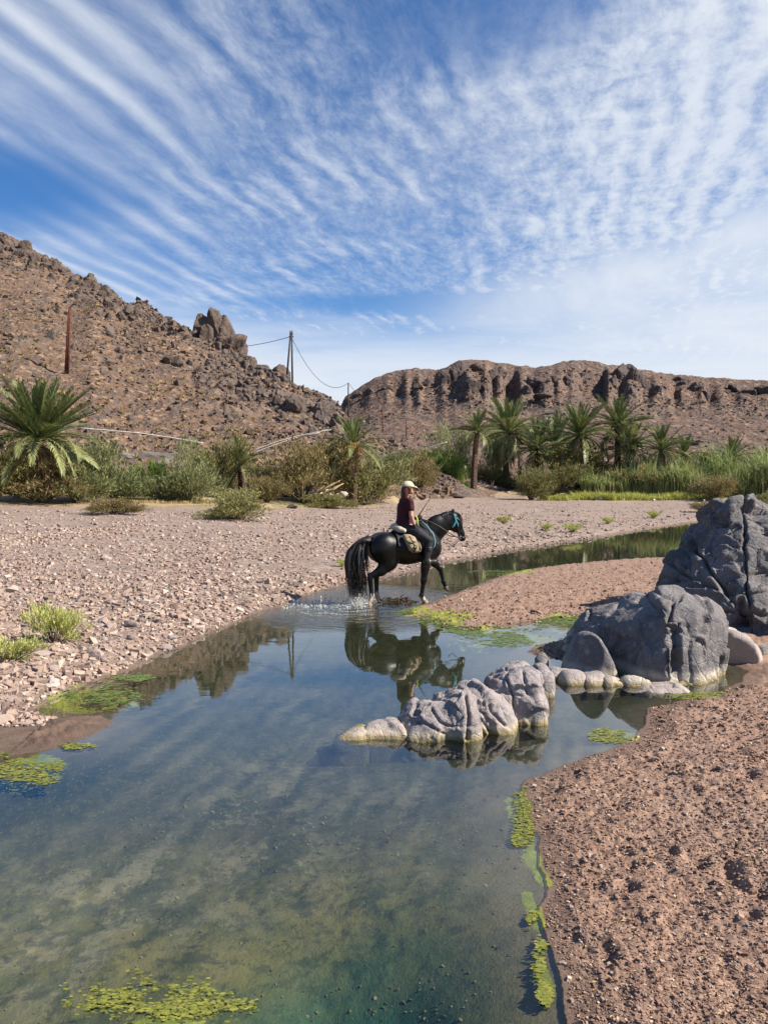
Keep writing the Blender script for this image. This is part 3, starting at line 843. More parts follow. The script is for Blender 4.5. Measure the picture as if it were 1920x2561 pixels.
# --- scree (uncountable) on both hills
def build_scree():
    g = np.random.default_rng(3)
    n = 21000
    ta = g.uniform(-.60, .10, n); t = g.uniform(.02, 1.0, n) ** .8
    x, y, z, rock = hill1(ta, t)
    keep = g.uniform(size=n) < np.clip(.30 + .7 * rock + .5 * fbm(x, y, 0, .08, 3, .5, 35), .05, 1)
    x, y, z, t = x[keep], y[keep], z[keep], t[keep]; n = len(x)
    s = np.clip(g.lognormal(-1.75, .5, n), .10, .62) * (.5 + y / 190)
    V, F = soup(n, CUBE_V, CUBE_F, np.stack([x, y, z + s * .15], 1), s, g, .34, (.5, .95))
    kind(link('hillside_scree', mesh_from('hillside_scree', V, F, [M['scree']], False)), 'stuff', 'loose angular scree strewn over the left hill')
    n = 7000
    ta = g.uniform(tanel(700, 900)[0], .58, n); t = g.uniform(.05, 2.7, n)
    x, y, z, rock = hill2(ta, t)
    s = np.clip(g.lognormal(-.75, .55, n), .25, 1.8) * (.6 + rock * .9)
    V, F = soup(n, CUBE_V, CUBE_F, np.stack([x, y, z + s * .1], 1), s, g, .34, (.5, .9))
    kind(link('far_scree', mesh_from('far_scree', V, F, [M['scree']], False)), 'stuff', 'loose dark rubble scattered over the far hill')
    # dry tufts on the left hill
    n = 1500
    ta = g.uniform(-.56, .02, n); t = g.uniform(.02, .8, n)
    x, y, z, rock = hill1(ta, t); c = fbm(x, y, 0, .12, 2, .5, 33)
    k = (rock < .5) & (g.uniform(size=n) < .5 + c * 1.2); x, y, z = x[k], y[k], z[k]; n = len(x)
    L = 16; s = g.uniform(.2, .6, n)
    ph = g.uniform(0, 2 * np.pi, (n, L)); el = g.uniform(.25, 1.35, (n, L))
    dr = np.stack([np.cos(ph) * np.cos(el), np.sin(ph) * np.cos(el), np.sin(el)], -1)
    sidev = np.stack([-np.sin(ph), np.cos(ph), 0 * ph], -1) * .14
    base = np.stack([x, y, z], 1)[:, None, :] + dr * .05
    tip = base + dr * (s[:, None, None] * g.uniform(.7, 1.1, (n, L, 1)))
    V = np.stack([base - sidev * s[:, None, None], base + sidev * s[:, None, None], tip], 2).reshape(-1, 3)
    kind(link('dry_tufts', mesh_from('dry_tufts', V, np.arange(len(V)).reshape(-1, 3), [M['tuft_dry']], False)), 'stuff', 'straw coloured dry tufts dotted over the left hill')
build_scree()

# --- rocks one can tell apart on the left hill
HR = [mesh_from('hillside_boulder', *facet_rock(50 + i, 3, 15, .10, 2.2, (1, .85, .85 + .12 * (i % 4)), .55, .95), [M['hill_rock']], False) for i in range(8)]
def rock_obj(name, meshes, p, s, g, zrot=True):
    return link(name, meshes[int(g.integers(len(meshes)))], None, p, (g.normal(0, .25), g.normal(0, .25), g.uniform(0, 6.28)), s)
def hillside_rocks():
    g = np.random.default_rng(5)
    spots = []
    sil = [p for p in SIL1 if 0 <= p[0] <= 745]
    sx = np.array([p[0] for p in sil]); sy = np.array([p[1] for p in sil])
    for _ in range(95):                      # along the crest
        x = g.uniform(-5, 742); spots.append((x, np.interp(x, sx, sy) + abs(g.normal(4, 14)), min(1.3, g.lognormal(-.65, .45)), 0))
    for _ in range(110):                     # the broken grey shoulder on the right
        x = g.uniform(470, 750); top = np.interp(x, sx, sy); spots.append((x, top + g.uniform(4, 95), min(1.35, g.lognormal(-.55, .45)), 1))
    for _ in range(60):
        x = g.uniform(0, 700); top = np.interp(x, sx, sy); spots.append((x, g.uniform(top + 30, 930), min(1.0, g.lognormal(-.75, .4)), 2))
    for _ in range(30):                      # rock band in the middle of the slope
        x = g.uniform(220, 430); spots.append((x, 735 + (x - 220) * .12 + g.normal(0, 22), min(1.3, g.lognormal(-.5, .45)), 3))
    for x, yv, s, zone in spots:
        p = hill1_pt(x, yv); s = s * (p[1] / 105) * .74
        o = rock_obj('hillside_boulder', HR, (p[0], p[1] + s * .3, p[2] + s * .15), (s * g.uniform(.8, 1.2), s, s * g.uniform(.7, 1.35)), g)
        thing(o, *(('angular brown boulder along the crest of the left hill', 'boulder', 'boulders along the hill crest'), ('grey block in the broken shoulder at the right end of the left hill', 'boulder', 'blocks of the grey hill shoulder'), ('lone angular boulder strewn on the open left slope', 'boulder', 'boulders strewn on the left slope'), ('brown boulder in the rock band halfway up the left hill', 'boulder', 'boulders of the rock band'))[zone])
hillside_rocks()

def outcrop(label, center, pieces, mat, seed, group=None, cat='rock outcrop'):
    root = thing(link('rock_outcrop', None, None, center), label, cat, group)
    for i, (dx, dy, dz, sx, sy, sz, tilt) in enumerate(pieces):
        V, F = facet_rock(seed + i * 7, 4, 20, .15, 2.3, (1, 1, 1), .55, .97)
        r2 = 1 + .10 * fbm(V[:, 0] * 4.5, V[:, 1] * 4.5, V[:, 2] * 1.3 + seed + i, 1.0, 4, .62, i, True)
        V = V * r2[:, None] * np.array([sx, sy, sz]) * (1.25 if seed == 210 else 1.1)
        link('buttress', mesh_from('buttress', V, F, [mat], False), root, (dx, dy, dz), (tilt * .5, tilt, seed * .7 + i * 1.3))
    return root
p = hill1_pt(458, 735); p[1] += 1
outcrop('dark rock tower standing on the crest of the left hill', tuple(p),
        [(-2.6, 0, .2, 1.9, 2.2, 2.3, .1), (-4.4, -.6, -.6, 1.5, 1.8, 1.7, -.15), (-1.2, .5, 1.6, 1.5, 1.8, 3.1, .05), (.2, .2, 1.8, 1.6, 1.9, 3.2, -.05), (1.6, 0, .9, 1.7, 1.9, 3.2, -.18),
         (2.9, -.2, -.7, 1.8, 2.0, 2.6, -.32), (3.9, -.4, -2.0, 1.5, 1.7, 1.9, -.35), (-.6, -1.3, .2, 1.3, 1.2, 2.3, .1), (1.2, -1.4, -.6, 1.3, 1.2, 1.9, 0), (-3.2, -1.2, -1.2, 1.4, 1.3, 1.3, .2)], M['crag'], 210)
p = hill1_pt(545, 790)
outcrop('pair of dark knobs on the crest below the rock tower', tuple(p), [(-.8, 0, 0, 1.5, 1.5, 1.6, .2), (.9, 0, -.8, 1.3, 1.4, 1.4, -.2), (4.2, -.5, -1.6, 1.7, 1.5, 1.5, .1)], M['crag'], 260)
def crest(label, x0, x1, n, smin_, smax_, seed):
    g = np.random.default_rng(seed); sx = [q[0] for q in SIL1]; sy = [q[1] for q in SIL1]
    c = hill1_pt((x0 + x1) / 2, np.interp((x0 + x1) / 2, sx, sy) + 8); pieces = []
    for i in range(n):
        x = x0 + (x1 - x0) * (i + g.uniform(0, 1)) / n; k = g.uniform() ** 1.5 * 46
        q = hill1_pt(x, np.interp(x, sx, sy) + 3 + k); w = g.uniform(smin_, smax_) * (q[1] / 130) * .52
        pieces.append((q[0] - c[0], q[1] - c[1] + w * .35, q[2] - c[2] - w * .1, w * g.uniform(.7, 1.2), w * .9, w * g.uniform(.75, 1.35), g.normal(.1, .25)))
    outcrop(label, tuple(c), pieces, M['crag'], seed)
crest('jagged brown crag on the crest of the left hill near the picture edge', 150, 262, 40, .9, 2.1, 300)
crest('broad brown crag at the top left end of the hill crest', -30, 118, 46, 1.0, 2.6, 340)
crest('low broken crag on the crest between the jagged crag and the rock tower', 268, 395, 28, .5, 1.3, 360)
p = hill1_pt(330, 985)
outcrop('grey rock slab at the foot of the left hill behind the bushes', tuple(p), [(-2.5, 0, -.9, 3.2, 2.0, 1.3, .12), (0, .3, -.8, 2.8, 2.0, 1.4, .1), (2.4, -.4, -1.3, 2.6, 1.8, 1.2, .2), (-1.0, -.8, -1.5, 2.6, 1.6, 1.0, .05)], M['slab'], 380)
p = hill1_pt(690, 900)
outcrop('grey blocky crag at the right end of the left hill', tuple(p), [(-3, 0, .6, 1.8, 1.5, 1.8, .3), (0, 0, .1, 2.0, 1.6, 1.9, .2), (2.2, -.4, -1.0, 1.6, 1.4, 1.6, .1), (-1.4, -1, -1.2, 1.6, 1.2, 1.3, 0), (3.6, -.6, -2, 1.3, 1.2, 1.2, .1)], M['hill_rock'], 400)
p = hill1_pt(375, 788)
outcrop('small upright brown rock in the middle of the left slope', tuple(p), [(-.6, 0, .4, .8, .8, 1.3, .1), (.6, 0, .2, .9, .8, 1.0, -.2)], M['crag'], 420)

# --- crags on the far hill, each outcrop a thing of its own
def far_outcrop(label, pts, seed):
    c = hill2_pt(*pts[0][:2]); pieces = []
    for i, (a, b, w, hgt) in enumerate(pts):
        q = hill2_pt(a, b); m = q[1] / 1597.0
        pieces.append((q[0] - c[0], q[1] - c[1] + w * m * .16, q[2] - c[2], w * m * .50, w * m * .46, hgt * m * .50, .06 * ((i % 3) - 1)))
    outcrop(label, tuple(c), pieces, M['far_crag'], seed)
far_outcrop('largest rounded cliff on the far hill left of its crest', [(990, 815, 46, 60), (955, 825, 40, 52), (925, 832, 34, 36), (1015, 838, 40, 48), (1065, 820, 50, 56), (1045, 838, 30, 36), (1030, 800, 40, 30), (905, 838, 24, 20)], 500)
far_outcrop('dark broken cliff in the middle of the far hill', [(1160, 832, 44, 46), (1130, 848, 30, 28), (1195, 826, 40, 44), (1225, 830, 34, 34), (1175, 856, 40, 20), (1250, 838, 20, 20)], 540)
far_outcrop('tall dark jagged cliff right of the middle of the far hill', [(1345, 815, 44, 54), (1322, 832, 30, 40), (1375, 822, 36, 50), (1395, 838, 26, 40), (1415, 846, 24, 34), (1365, 850, 30, 26), (1355, 797, 34, 24)], 580)
far_outcrop('low dark cliff above the right hand palms on the far hill', [(1480, 828, 34, 26), (1505, 842, 34, 34), (1462, 822, 24, 20), (1522, 856, 26, 24)], 620)
far_outcrop('low broken crag at the right edge of the far hill', [(1590, 842, 44, 28), (1620, 850, 36, 24), (1650, 848, 36, 34), (1570, 848, 24, 14)], 660)
far_outcrop('dark shaded spur at the left foot of the far hill', [(770, 856, 34, 26), (800, 848, 34, 22), (750, 872, 24, 26), (840, 838, 34, 18)], 700)
far_outcrop('small dark ledge low on the far hill', [(1150, 890, 40, 14), (1190, 894, 30, 12), (920, 885, 26, 12)], 740)

# ------------------------------------------------------------------ gravel bank
def screen_points(n, x0, x1, y0, y1, g):
    dx, dy = g.uniform(x0, x1, n), g.uniform(y0, y1, n)
    a, b, c = ray(dx * K, dy * K)
    D = np.full(n, 5.0)
    z = np.zeros(n)
    for _ in range(14):
        t = (z - CAM_H) / np.minimum(c, -1e-3); X, Y = a * t, b * t
        far = Y > 130
        Y = np.where(far, 130, Y); X = np.where(far, a / b * 130, X)
        z = z * .4 + .6 * gh(X, Y, fine=False)
    return X, Y
def build_gravel():
    g = np.random.default_rng(8)
    X1, Y1 = screen_points(56000, -60, 1700, 1085, 1570, g)
    X2, Y2 = screen_points(9000, -60, 700, 1300, 1560, g)
    X, Y = np.concatenate([X1, X2]), np.concatenate([Y1, Y2])
    h, sd, far, _ = gh(X, Y, True)
    D = np.hypot(X, Y); vd = np.interp(np.arctan2(X, Y), VEG_A, VEG_D)
    clump = fbm(X, Y, 0, .6, 3, .5, 120) + .5 * fbm(X, Y, 0, .16, 2, .5, 121)
    k = far & (sd > .02) & (D < vd - .3) & (g.uniform(size=len(X)) < np.clip(.62 + clump * .9, .16, 1))
    X, Y, h, D, clump = X[k], Y[k], h[k], D[k], clump[k]; n = len(X)
    s = np.maximum(g.lognormal(-3.68, .52, n) * (1 + .35 * clump), np.minimum(.0019 * D, .055) * g.uniform(.6, 1.6, n)); s = np.minimum(s, .095)
    V, F = soup(n, CUBE_V, CUBE_F, np.stack([X, Y, h + s * .18], 1), s, g, .34, (.4, .85))
    kind(link('gravel', mesh_from('gravel', V, F, [M['stone']], False)), 'stuff', 'angular pinkish grey gravel covering the far bank')
    # stones large enough to pick out
    sm = [mesh_from('river_stone', *facet_rock(20 + i, 2, 11, .05, 2, (1, .82, .6 + .05 * (i % 4)), .6, .95), [M['river_stone']], False) for i in range(9)]
    T = 4000
    xs, ys = screen_points(T, -20, 1500, 1105, 1545, g)
    hh, sdd, f, _ = gh(xs, ys, True); ds = np.hypot(xs, ys)
    ok = f & (sdd > .03) & (ds < np.interp(np.arctan2(xs, ys), VEG_A, VEG_D) - 1)
    for i in np.nonzero(ok)[0][:290]:
        s = min(max(float(g.lognormal(-2.95, .40)), .0034 * ds[i]), .16)
        o = rock_obj('river_stone', sm, (xs[i], ys[i], hh[i] + s * .22), (s * g.uniform(.8, 1.3), s, s * g.uniform(.75, 1.1)), g)
        thing(o, *(('angular pinkish stone on the nearest gravel by the left water edge', 'stone', 'stones on the nearest gravel') if ds[i] < 13 else ('angular pinkish grey stone on the middle of the gravel bank', 'stone', 'stones on the middle gravel') if ds[i] < 24 else ('pinkish grey stone on the far gravel towards the bushes', 'stone', 'stones on the far gravel')))
    Xs, Ys = screen_points(1500, -40, 1240, 1700, 2230, g); hs, ss, _, _ = gh(Xs, Ys, True)
    kk = (ss < -.05) & (g.uniform(size=len(Xs)) < np.clip(.35 + 1.6 * fbm(Xs, Ys, 0, 1.3, 3, .5, 130), .02, 1)); Xs, Ys, hs = Xs[kk], Ys[kk], hs[kk]; s = np.clip(g.lognormal(-4.9, .55, len(Xs)), .003, .012) * np.clip(Ys / 4, .8, 1.3)
    V, F = soup(len(Xs), CUBE_V, CUBE_F, np.stack([Xs, Ys, hs + s * .1], 1), s, g, .34, (.35, .8))
    kind(link('bed_pebbles', mesh_from('bed_pebbles', V, F, [M['bed_stone']], False)), 'stuff', 'small algae stained pebbles lying on the bed of the pool')
    # grains of the near sand bank and the sand bar
    Xa, Ya = screen_points(50000, 1100, 2300, 1480, 2320, g); Xb, Yb = screen_points(9000, 880, 1500, 1195, 1425, g)
    X, Y = np.concatenate([Xa, Xb]), np.concatenate([Ya, Yb])
    h, sd, far, _ = gh(X, Y, True)
    k = ~far & (sd > .03); X, Y, h = X[k], Y[k], h[k]; n = len(X); D = np.hypot(X, Y)
    s = np.clip(g.lognormal(-5.35, .45, n), .0022, .017) * np.clip(D / 4.0, .9, 2.6)
    V, F = soup(n, CUBE_V, CUBE_F, np.stack([X, Y, h + s * .25], 1), s, g, .34, (.5, .9))
    kind(link('sand_grains', mesh_from('sand_grains', V, F, [M['grain']], False)), 'stuff', 'coarse red brown sand grains on the near bank')
build_gravel()

# ------------------------------------------------------------------ river boulders (cut from their real outline, own depth and facets)
def cells(V, n, seed, off, tilt, crack, cw, zs=.7):
    g = np.random.default_rng(seed); S = V[g.choice(len(V), n, replace=False)]
    sc = np.array([1, 1, zs]); O = g.normal(0, off, n); T = g.normal(0, tilt, (n, 3)); out = np.zeros(len(V))
    wob = np.stack([fbm(V[:, 0], V[:, 1], V[:, 2], 3.5, 3, .5, seed + i) for i in range(3)], 1) * .12
    for a in range(0, len(V), 20000):
        v = V[a:a + 20000]; d = np.linalg.norm(((v + wob[a:a + 20000])[:, None] - S[None]) * sc, axis=2)
        i2 = np.argpartition(d, 1, axis=1)[:, :2]; dd = np.take_along_axis(d, i2, 1); o = np.argsort(dd, 1)
        i2 = np.take_along_axis(i2, o, 1); dd = np.take_along_axis(dd, o, 1)
        def val(i): return O[i] + np.clip(((v - S[i]) * T[i]).sum(1), -3 * off, 3 * off)
        b = np.clip(.5 + (dd[:, 1] - dd[:, 0]) / cw * .5, .5, 1)
        out[a:a + 20000] = val(i2[:, 0]) * b + val(i2[:, 1]) * (1 - b) - crack * np.exp(-((dd[:, 1] - dd[:, 0]) / (cw * .55)) ** 2) * (vnoise(v[:, 0] * 1.7, v[:, 1] * 1.7, v[:, 2] * 1.7, seed) > -.1)
    return out
def loft_mesh(rows, back, h):
    """closed boulder through rows of (photograph x, y, forward distance) running left to right, from the foot up"""
    P = [[at(*q) for q in r] for r in rows]
    for q in P[0]: q[2] = -.14
    top = P[-1]
    P.append([q + np.array([q[0] / q[1] * back * .35 * .6, back * .35, -.16]) for q in top])
    P.append([np.array([q[0] * 1.0, q[1] + back, -.14]) for q in top])
    n, m = len(P), len(P[0]); V = [q for r in P for q in r]
    F = [(i * m + j, i * m + j + 1, (i + 1) * m + j + 1, (i + 1) * m + j) for i in range(n - 1) for j in range(m - 1)]
    F += [tuple(i * m for i in range(n - 1, -1, -1))[::-1][::-1], tuple(i * m + m - 1 for i in range(n)), tuple(list(range(m - 1, -1, -1)) + [(n - 1) * m + j for j in range(m)])]
    me = bpy.data.meshes.new('loft'); me.from_pydata([tuple(v) for v in V], [], F); me.validate(); me.update()
    bm = bmesh.new(); bm.from_mesh(me); bmesh.ops.triangulate(bm, faces=bm.faces); bmesh.ops.recalc_face_normals(bm, faces=bm.faces); bm.to_mesh(me); bm.free()
    o = bpy.data.objects.new('loft', me); COL.objects.link(o)
    r = o.modifiers.new('r', 'REMESH'); r.mode = 'VOXEL'; r.voxel_size = h
    w = o.modifiers.new('s', 'SMOOTH'); w.factor = .5; w.iterations = 3
    dg = bpy.context.evaluated_depsgraph_get(); ev = o.evaluated_get(dg); me2 = ev.to_mesh()
    V = np.zeros(len(me2.vertices) * 3, np.float32); me2.vertices.foreach_get('co', V); V = V.reshape(-1, 3).astype(float)
    Q = np.zeros(len(me2.polygons) * 4, np.int32); me2.loops.foreach_get('vertex_index', Q); Q = Q.reshape(-1, 4).copy()
    ev.to_mesh_clear(); bpy.data.objects.remove(o); bpy.data.meshes.remove(me)
    return V, Q
def boulder(name, label, outline, D, depth, mats, facets=(), cracks=(), h=.02, rnd=.04, noise=(.05, 2.2), seed=1, drop=.7, mid=.3, bump2=.0, dents=(), kround=.05, group=None, cell=None, rows=None, cell2=None):
    if rows: V, Q = loft_mesh(rows, depth, h)
    else:
        c = np.array([at(a, b, D + depth * mid) for a, b in outline])
        ymx, ymn = max(o_[1] for o_ in outline), min(o_[1] for o_ in outline)
        hgt = max(q[2] for q in c)
        for q, o_ in zip(c, outline):         # the foot goes on below the water
            if o_[1] > ymx - .16 * (ymx - ymn): q[2] -= .22
        P = chaikin([(q[0], q[2]) for q in c], 2)
        xs = [p[0] for p in P]; zs = [p[1] for p in P]
        lo = (min(xs) - .08, D - .12, min(zs) - .08); hi = (max(xs) + .08, D + depth + .12, max(zs) + .08)
        X, Y, Z = grid_xyz(lo, hi, h)
        u = np.clip(np.abs((Y[0, :, 0] - (D + depth * mid)) / np.where(Y[0, :, 0] < D + depth * mid, depth * mid, depth * (1 - mid))), 0, .999)
        f = 1 - np.sqrt(1 - u ** 2.3)
        d = np.stack([poly_sd(X[:, 0, :], Z[:, 0, :] + f[j] * drop * hgt, P) + rnd * f[j] for j in range(len(u))], 1)
        d = smax(d, np.abs(Y - (D + depth * .5)) - depth * .5, kround)
        for (fx, fy, fD), nrm in facets:
            q = at(fx, fy, fD); nn = np.array(nrm, float); nn /= np.linalg.norm(nn)
            d = smax(d, (X - q[0]) * nn[0] + (Y - q[1]) * nn[1] + (Z - q[2]) * nn[2], kround)
        V, Q = surface_nets(d, lo, h)
    me = mesh_from(name, V, Q, [mats])
    if rows: cracks = [(p_, w_ * .9, d_ * .7) for p_, w_, d_ in cracks]
    N = np.zeros(len(V) * 3, np.float32); me.vertices.foreach_get('normal', N); N = N.reshape(-1, 3).astype(float)
    a, f = noise
    dsp = a * fbm(V[:, 0], V[:, 1], V[:, 2], f, 5, .52, seed) + a * .55 * np.minimum(fbm(V[:, 0], V[:, 1], V[:, 2], f * 1.7, 4, .55, seed + 9, True), .35)
    dsp += bump2 * np.abs(fbm(V[:, 0], V[:, 1] , V[:, 2] * .35, f * 3.2, 3, .6, seed + 19))
    for cc in (cell, cell2):
        if cc: dsp += cells(V, *cc)
    # photograph coordinates of every vertex for the cracks that run over the camera side
    sx = 960 / K + V[:, 0] / V[:, 1] * FPX / K; sy = 1230.1 / K - (V[:, 2] - CAM_H) / V[:, 1] * FPX / K
    front = N[:, 1] < .35
    for P2, wpx, dep in cracks:
        dl = line_d(sx + fbm(V[:, 0], V[:, 2], 0, 9, 2, .5, seed + 3) * 4, sy + fbm(V[:, 2], V[:, 0], 0, 9, 2, .5, seed + 4) * 4, P2)
        dsp -= dep * np.exp(-(dl / wpx) ** 2) * front
    for (dx, dy, rx, ry, dep) in dents:
        dsp -= dep * np.exp(-(((sx - dx) / rx) ** 4 + ((sy - dy) / ry) ** 4)) * front
    V = V + N * dsp[:, None]
    me.vertices.foreach_set('co', V.astype(np.float32).ravel()); me.update()
    o = link(name, me); thing(o, label, 'boulder', group); return o

boulder('boulder', 'large dark boulder at the water with a shadowed left face and pale waterline', None, 8, 1.5, M['boulder_dark'],
        rows=[[(1186, 1450, 9.45), (1250, 1462, 8.98), (1340, 1474, 8.42), (1446, 1484, 7.90), (1508, 1485, 7.98), (1582, 1462, 8.4)],
              [(1214, 1402, 9.50), (1275, 1400, 9.05), (1350, 1396, 8.52), (1443, 1398, 7.98), (1508, 1394, 8.06), (1570, 1392, 8.46)],
              [(1238, 1352, 9.55), (1290, 1352, 9.15), (1355, 1345, 8.66), (1436, 1345, 8.08), (1506, 1335, 8.16), (1562, 1340, 8.55)],
              [(1260, 1326, 9.60), (1308, 1318, 9.28), (1362, 1308, 8.86), (1426, 1312, 8.28), (1500, 1306, 8.34), (1552, 1316, 8.70)],
              [(1284, 1312, 9.70), (1326, 1296, 9.45), (1376, 1276, 9.20), (1420, 1264, 8.86), (1474, 1270, 8.84), (1530, 1296, 8.98)]],
        cracks=[([(1392, 1276), (1408, 1300), (1436, 1314), (1455, 1340)], 5, .06), ([(1412, 1272), (1440, 1290), (1470, 1296)], 4, .045), ([(1455, 1300), (1450, 1330), (1434, 1352), (1440, 1400), (1448, 1480)], 3.5, .10), ([(1470, 1345), (1466, 1400), (1478, 1480)], 3, .08),
                ([(1434, 1400), (1470, 1396)], 3, .06), ([(1520, 1330), (1535, 1400), (1560, 1470)], 2.5, .02), ([(1490, 1350), (1500, 1480)], 2.5, .03)],
        dents=[(1456, 1372, 13, 22, .11), (1412, 1316, 20, 14, .06), (1464, 1428, 8, 34, .08)], h=.017, noise=(.022, 2.6), seed=3, cell=(18, 5, .016, .12, .024, .022), cell2=(110, 15, .006, .16, .012, .014), bump2=.010)
boulder('boulder', 'tallest boulder, a dark cracked leaning slab behind the shadowed boulder', None, 10, 1.5, M['boulder_back'],
        rows=[[(1404, 1285, 12.45), (1440, 1310, 11.78), (1490, 1335, 11.00), (1560, 1368, 10.50), (1624, 1392, 10.20), (1720, 1402, 10.10), (1880, 1420, 10.40)],
              [(1416, 1256, 12.50), (1450, 1272, 11.83), (1500, 1288, 11.15), (1560, 1305, 10.75), (1622, 1325, 10.45), (1720, 1330, 10.40), (1880, 1350, 10.70)],
              [(1434, 1220, 12.60), (1462, 1232, 11.98), (1510, 1240, 11.40), (1562, 1248, 11.05), (1618, 1255, 10.80), (1710, 1260, 10.80), (1860, 1290, 11.10)],
              [(1472, 1178, 12.75), (1490, 1188, 12.23), (1522, 1194, 11.70), (1566, 1195, 11.40), (1612, 1196, 11.20), (1700, 1200, 11.20), (1840, 1240, 11.50)],
              [(1500, 1148, 12.85), (1514, 1150, 12.38), (1538, 1150, 11.95), (1570, 1148, 11.70), (1607, 1148, 11.55), (1690, 1152, 11.50), (1810, 1196, 11.80)],
              [(1520, 1118, 12.95), (1532, 1114, 12.48), (1550, 1112, 12.10), (1576, 1110, 11.90), (1606, 1110, 11.80), (1675, 1116, 11.80), (1780, 1160, 12.00)],
              [(1540, 1098, 13.15), (1552, 1091, 12.73), (1566, 1086, 12.40), (1584, 1083, 12.20), (1606, 1085, 12.20), (1655, 1092, 12.20), (1750, 1135, 12.40)]],
        cracks=[([(1604, 1088), (1608, 1180), (1612, 1260), (1622, 1330), (1624, 1400)], 2.6, .15), ([(1612, 1232), (1700, 1226)], 2.4, .08), ([(1490, 1170), (1500, 1190), (1522, 1212), (1540, 1240), (1560, 1268), (1590, 1310), (1605, 1332)], 3.4, .15),
                ([(1496, 1160), (1496, 1190)], 4, .14), ([(1455, 1225), (1490, 1248), (1520, 1262), (1550, 1275)], 4, .13), ([(1478, 1190), (1488, 1230), (1486, 1260)], 2, .05), ([(1420, 1255), (1455, 1248), (1500, 1256)], 3.5, .10),
                ([(1550, 1325), (1600, 1322), (1660, 1330)], 3.2, .13), ([(1622, 1290), (1665, 1285)], 2.2, .08), ([(1540, 1108), (1548, 1135), (1575, 1132)], 4.5, .10), ([(1575, 1180), (1600, 1186)], 2, .05), ([(1520, 1330), (1560, 1370), (1590, 1398)], 3, .09),
                ([(1632, 1120), (1655, 1138), (1655, 1160)], 5, .10), ([(1512, 1300), (1512, 1340)], 2.5, .06), ([(1540, 1200), (1530, 1180), (1545, 1150)], 2, .05)],
        dents=[(1572, 1268, 13, 9, .12), (1583, 1288, 8, 7, .10), (1512, 1270, 18, 7, .14), (1598, 1340, 14, 9, .15), (1560, 1128, 10, 6, .09), (1650, 1150, 9, 12, .12), (1522, 1140, 14, 18, .06)],
        h=.021, noise=(.035, 2.2), seed=8, cell=(75, 6, .030, .22, .05, .018, .6), cell2=(260, 16, .010, .20, .018, .014), bump2=.018)
boulder('boulder', 'wedge shaped slab with a bright ridge leaning on the shadowed boulder',
        [(1218, 1470), (1226, 1440), (1245, 1400), (1258, 1377), (1276, 1367), (1292, 1374), (1308, 1400), (1325, 1435), (1338, 1462), (1335, 1480)], 8.18, .7, M['boulder_dark'],
        facets=[((1292, 1372, 8.28), (-.74, -.64, .20)), ((1304, 1380, 8.5), (.85, -.25, .46))], h=.014, noise=(.014, 3), seed=14, kround=.02, drop=.2)
boulder('boulder', 'pale pinkish boulder wedged at the foot of the cracked slab',
        [(1556, 1445), (1562, 1372), (1575, 1362), (1600, 1365), (1622, 1380), (1642, 1404), (1640, 1420), (1628, 1440), (1595, 1455)], 8.85, .7, M['boulder_pale'],
        facets=[((1600, 1364, 9.05), (.35, -.30, .88)), ((1590, 1425, 8.92), (-.25, -.95, -.1)), ((1638, 1408, 9.0), (.85, -.5, .1))], h=.014, noise=(.014, 3), seed=18, kround=.02, cell=(9, 4, .010, .12, .006, .02), drop=.3)
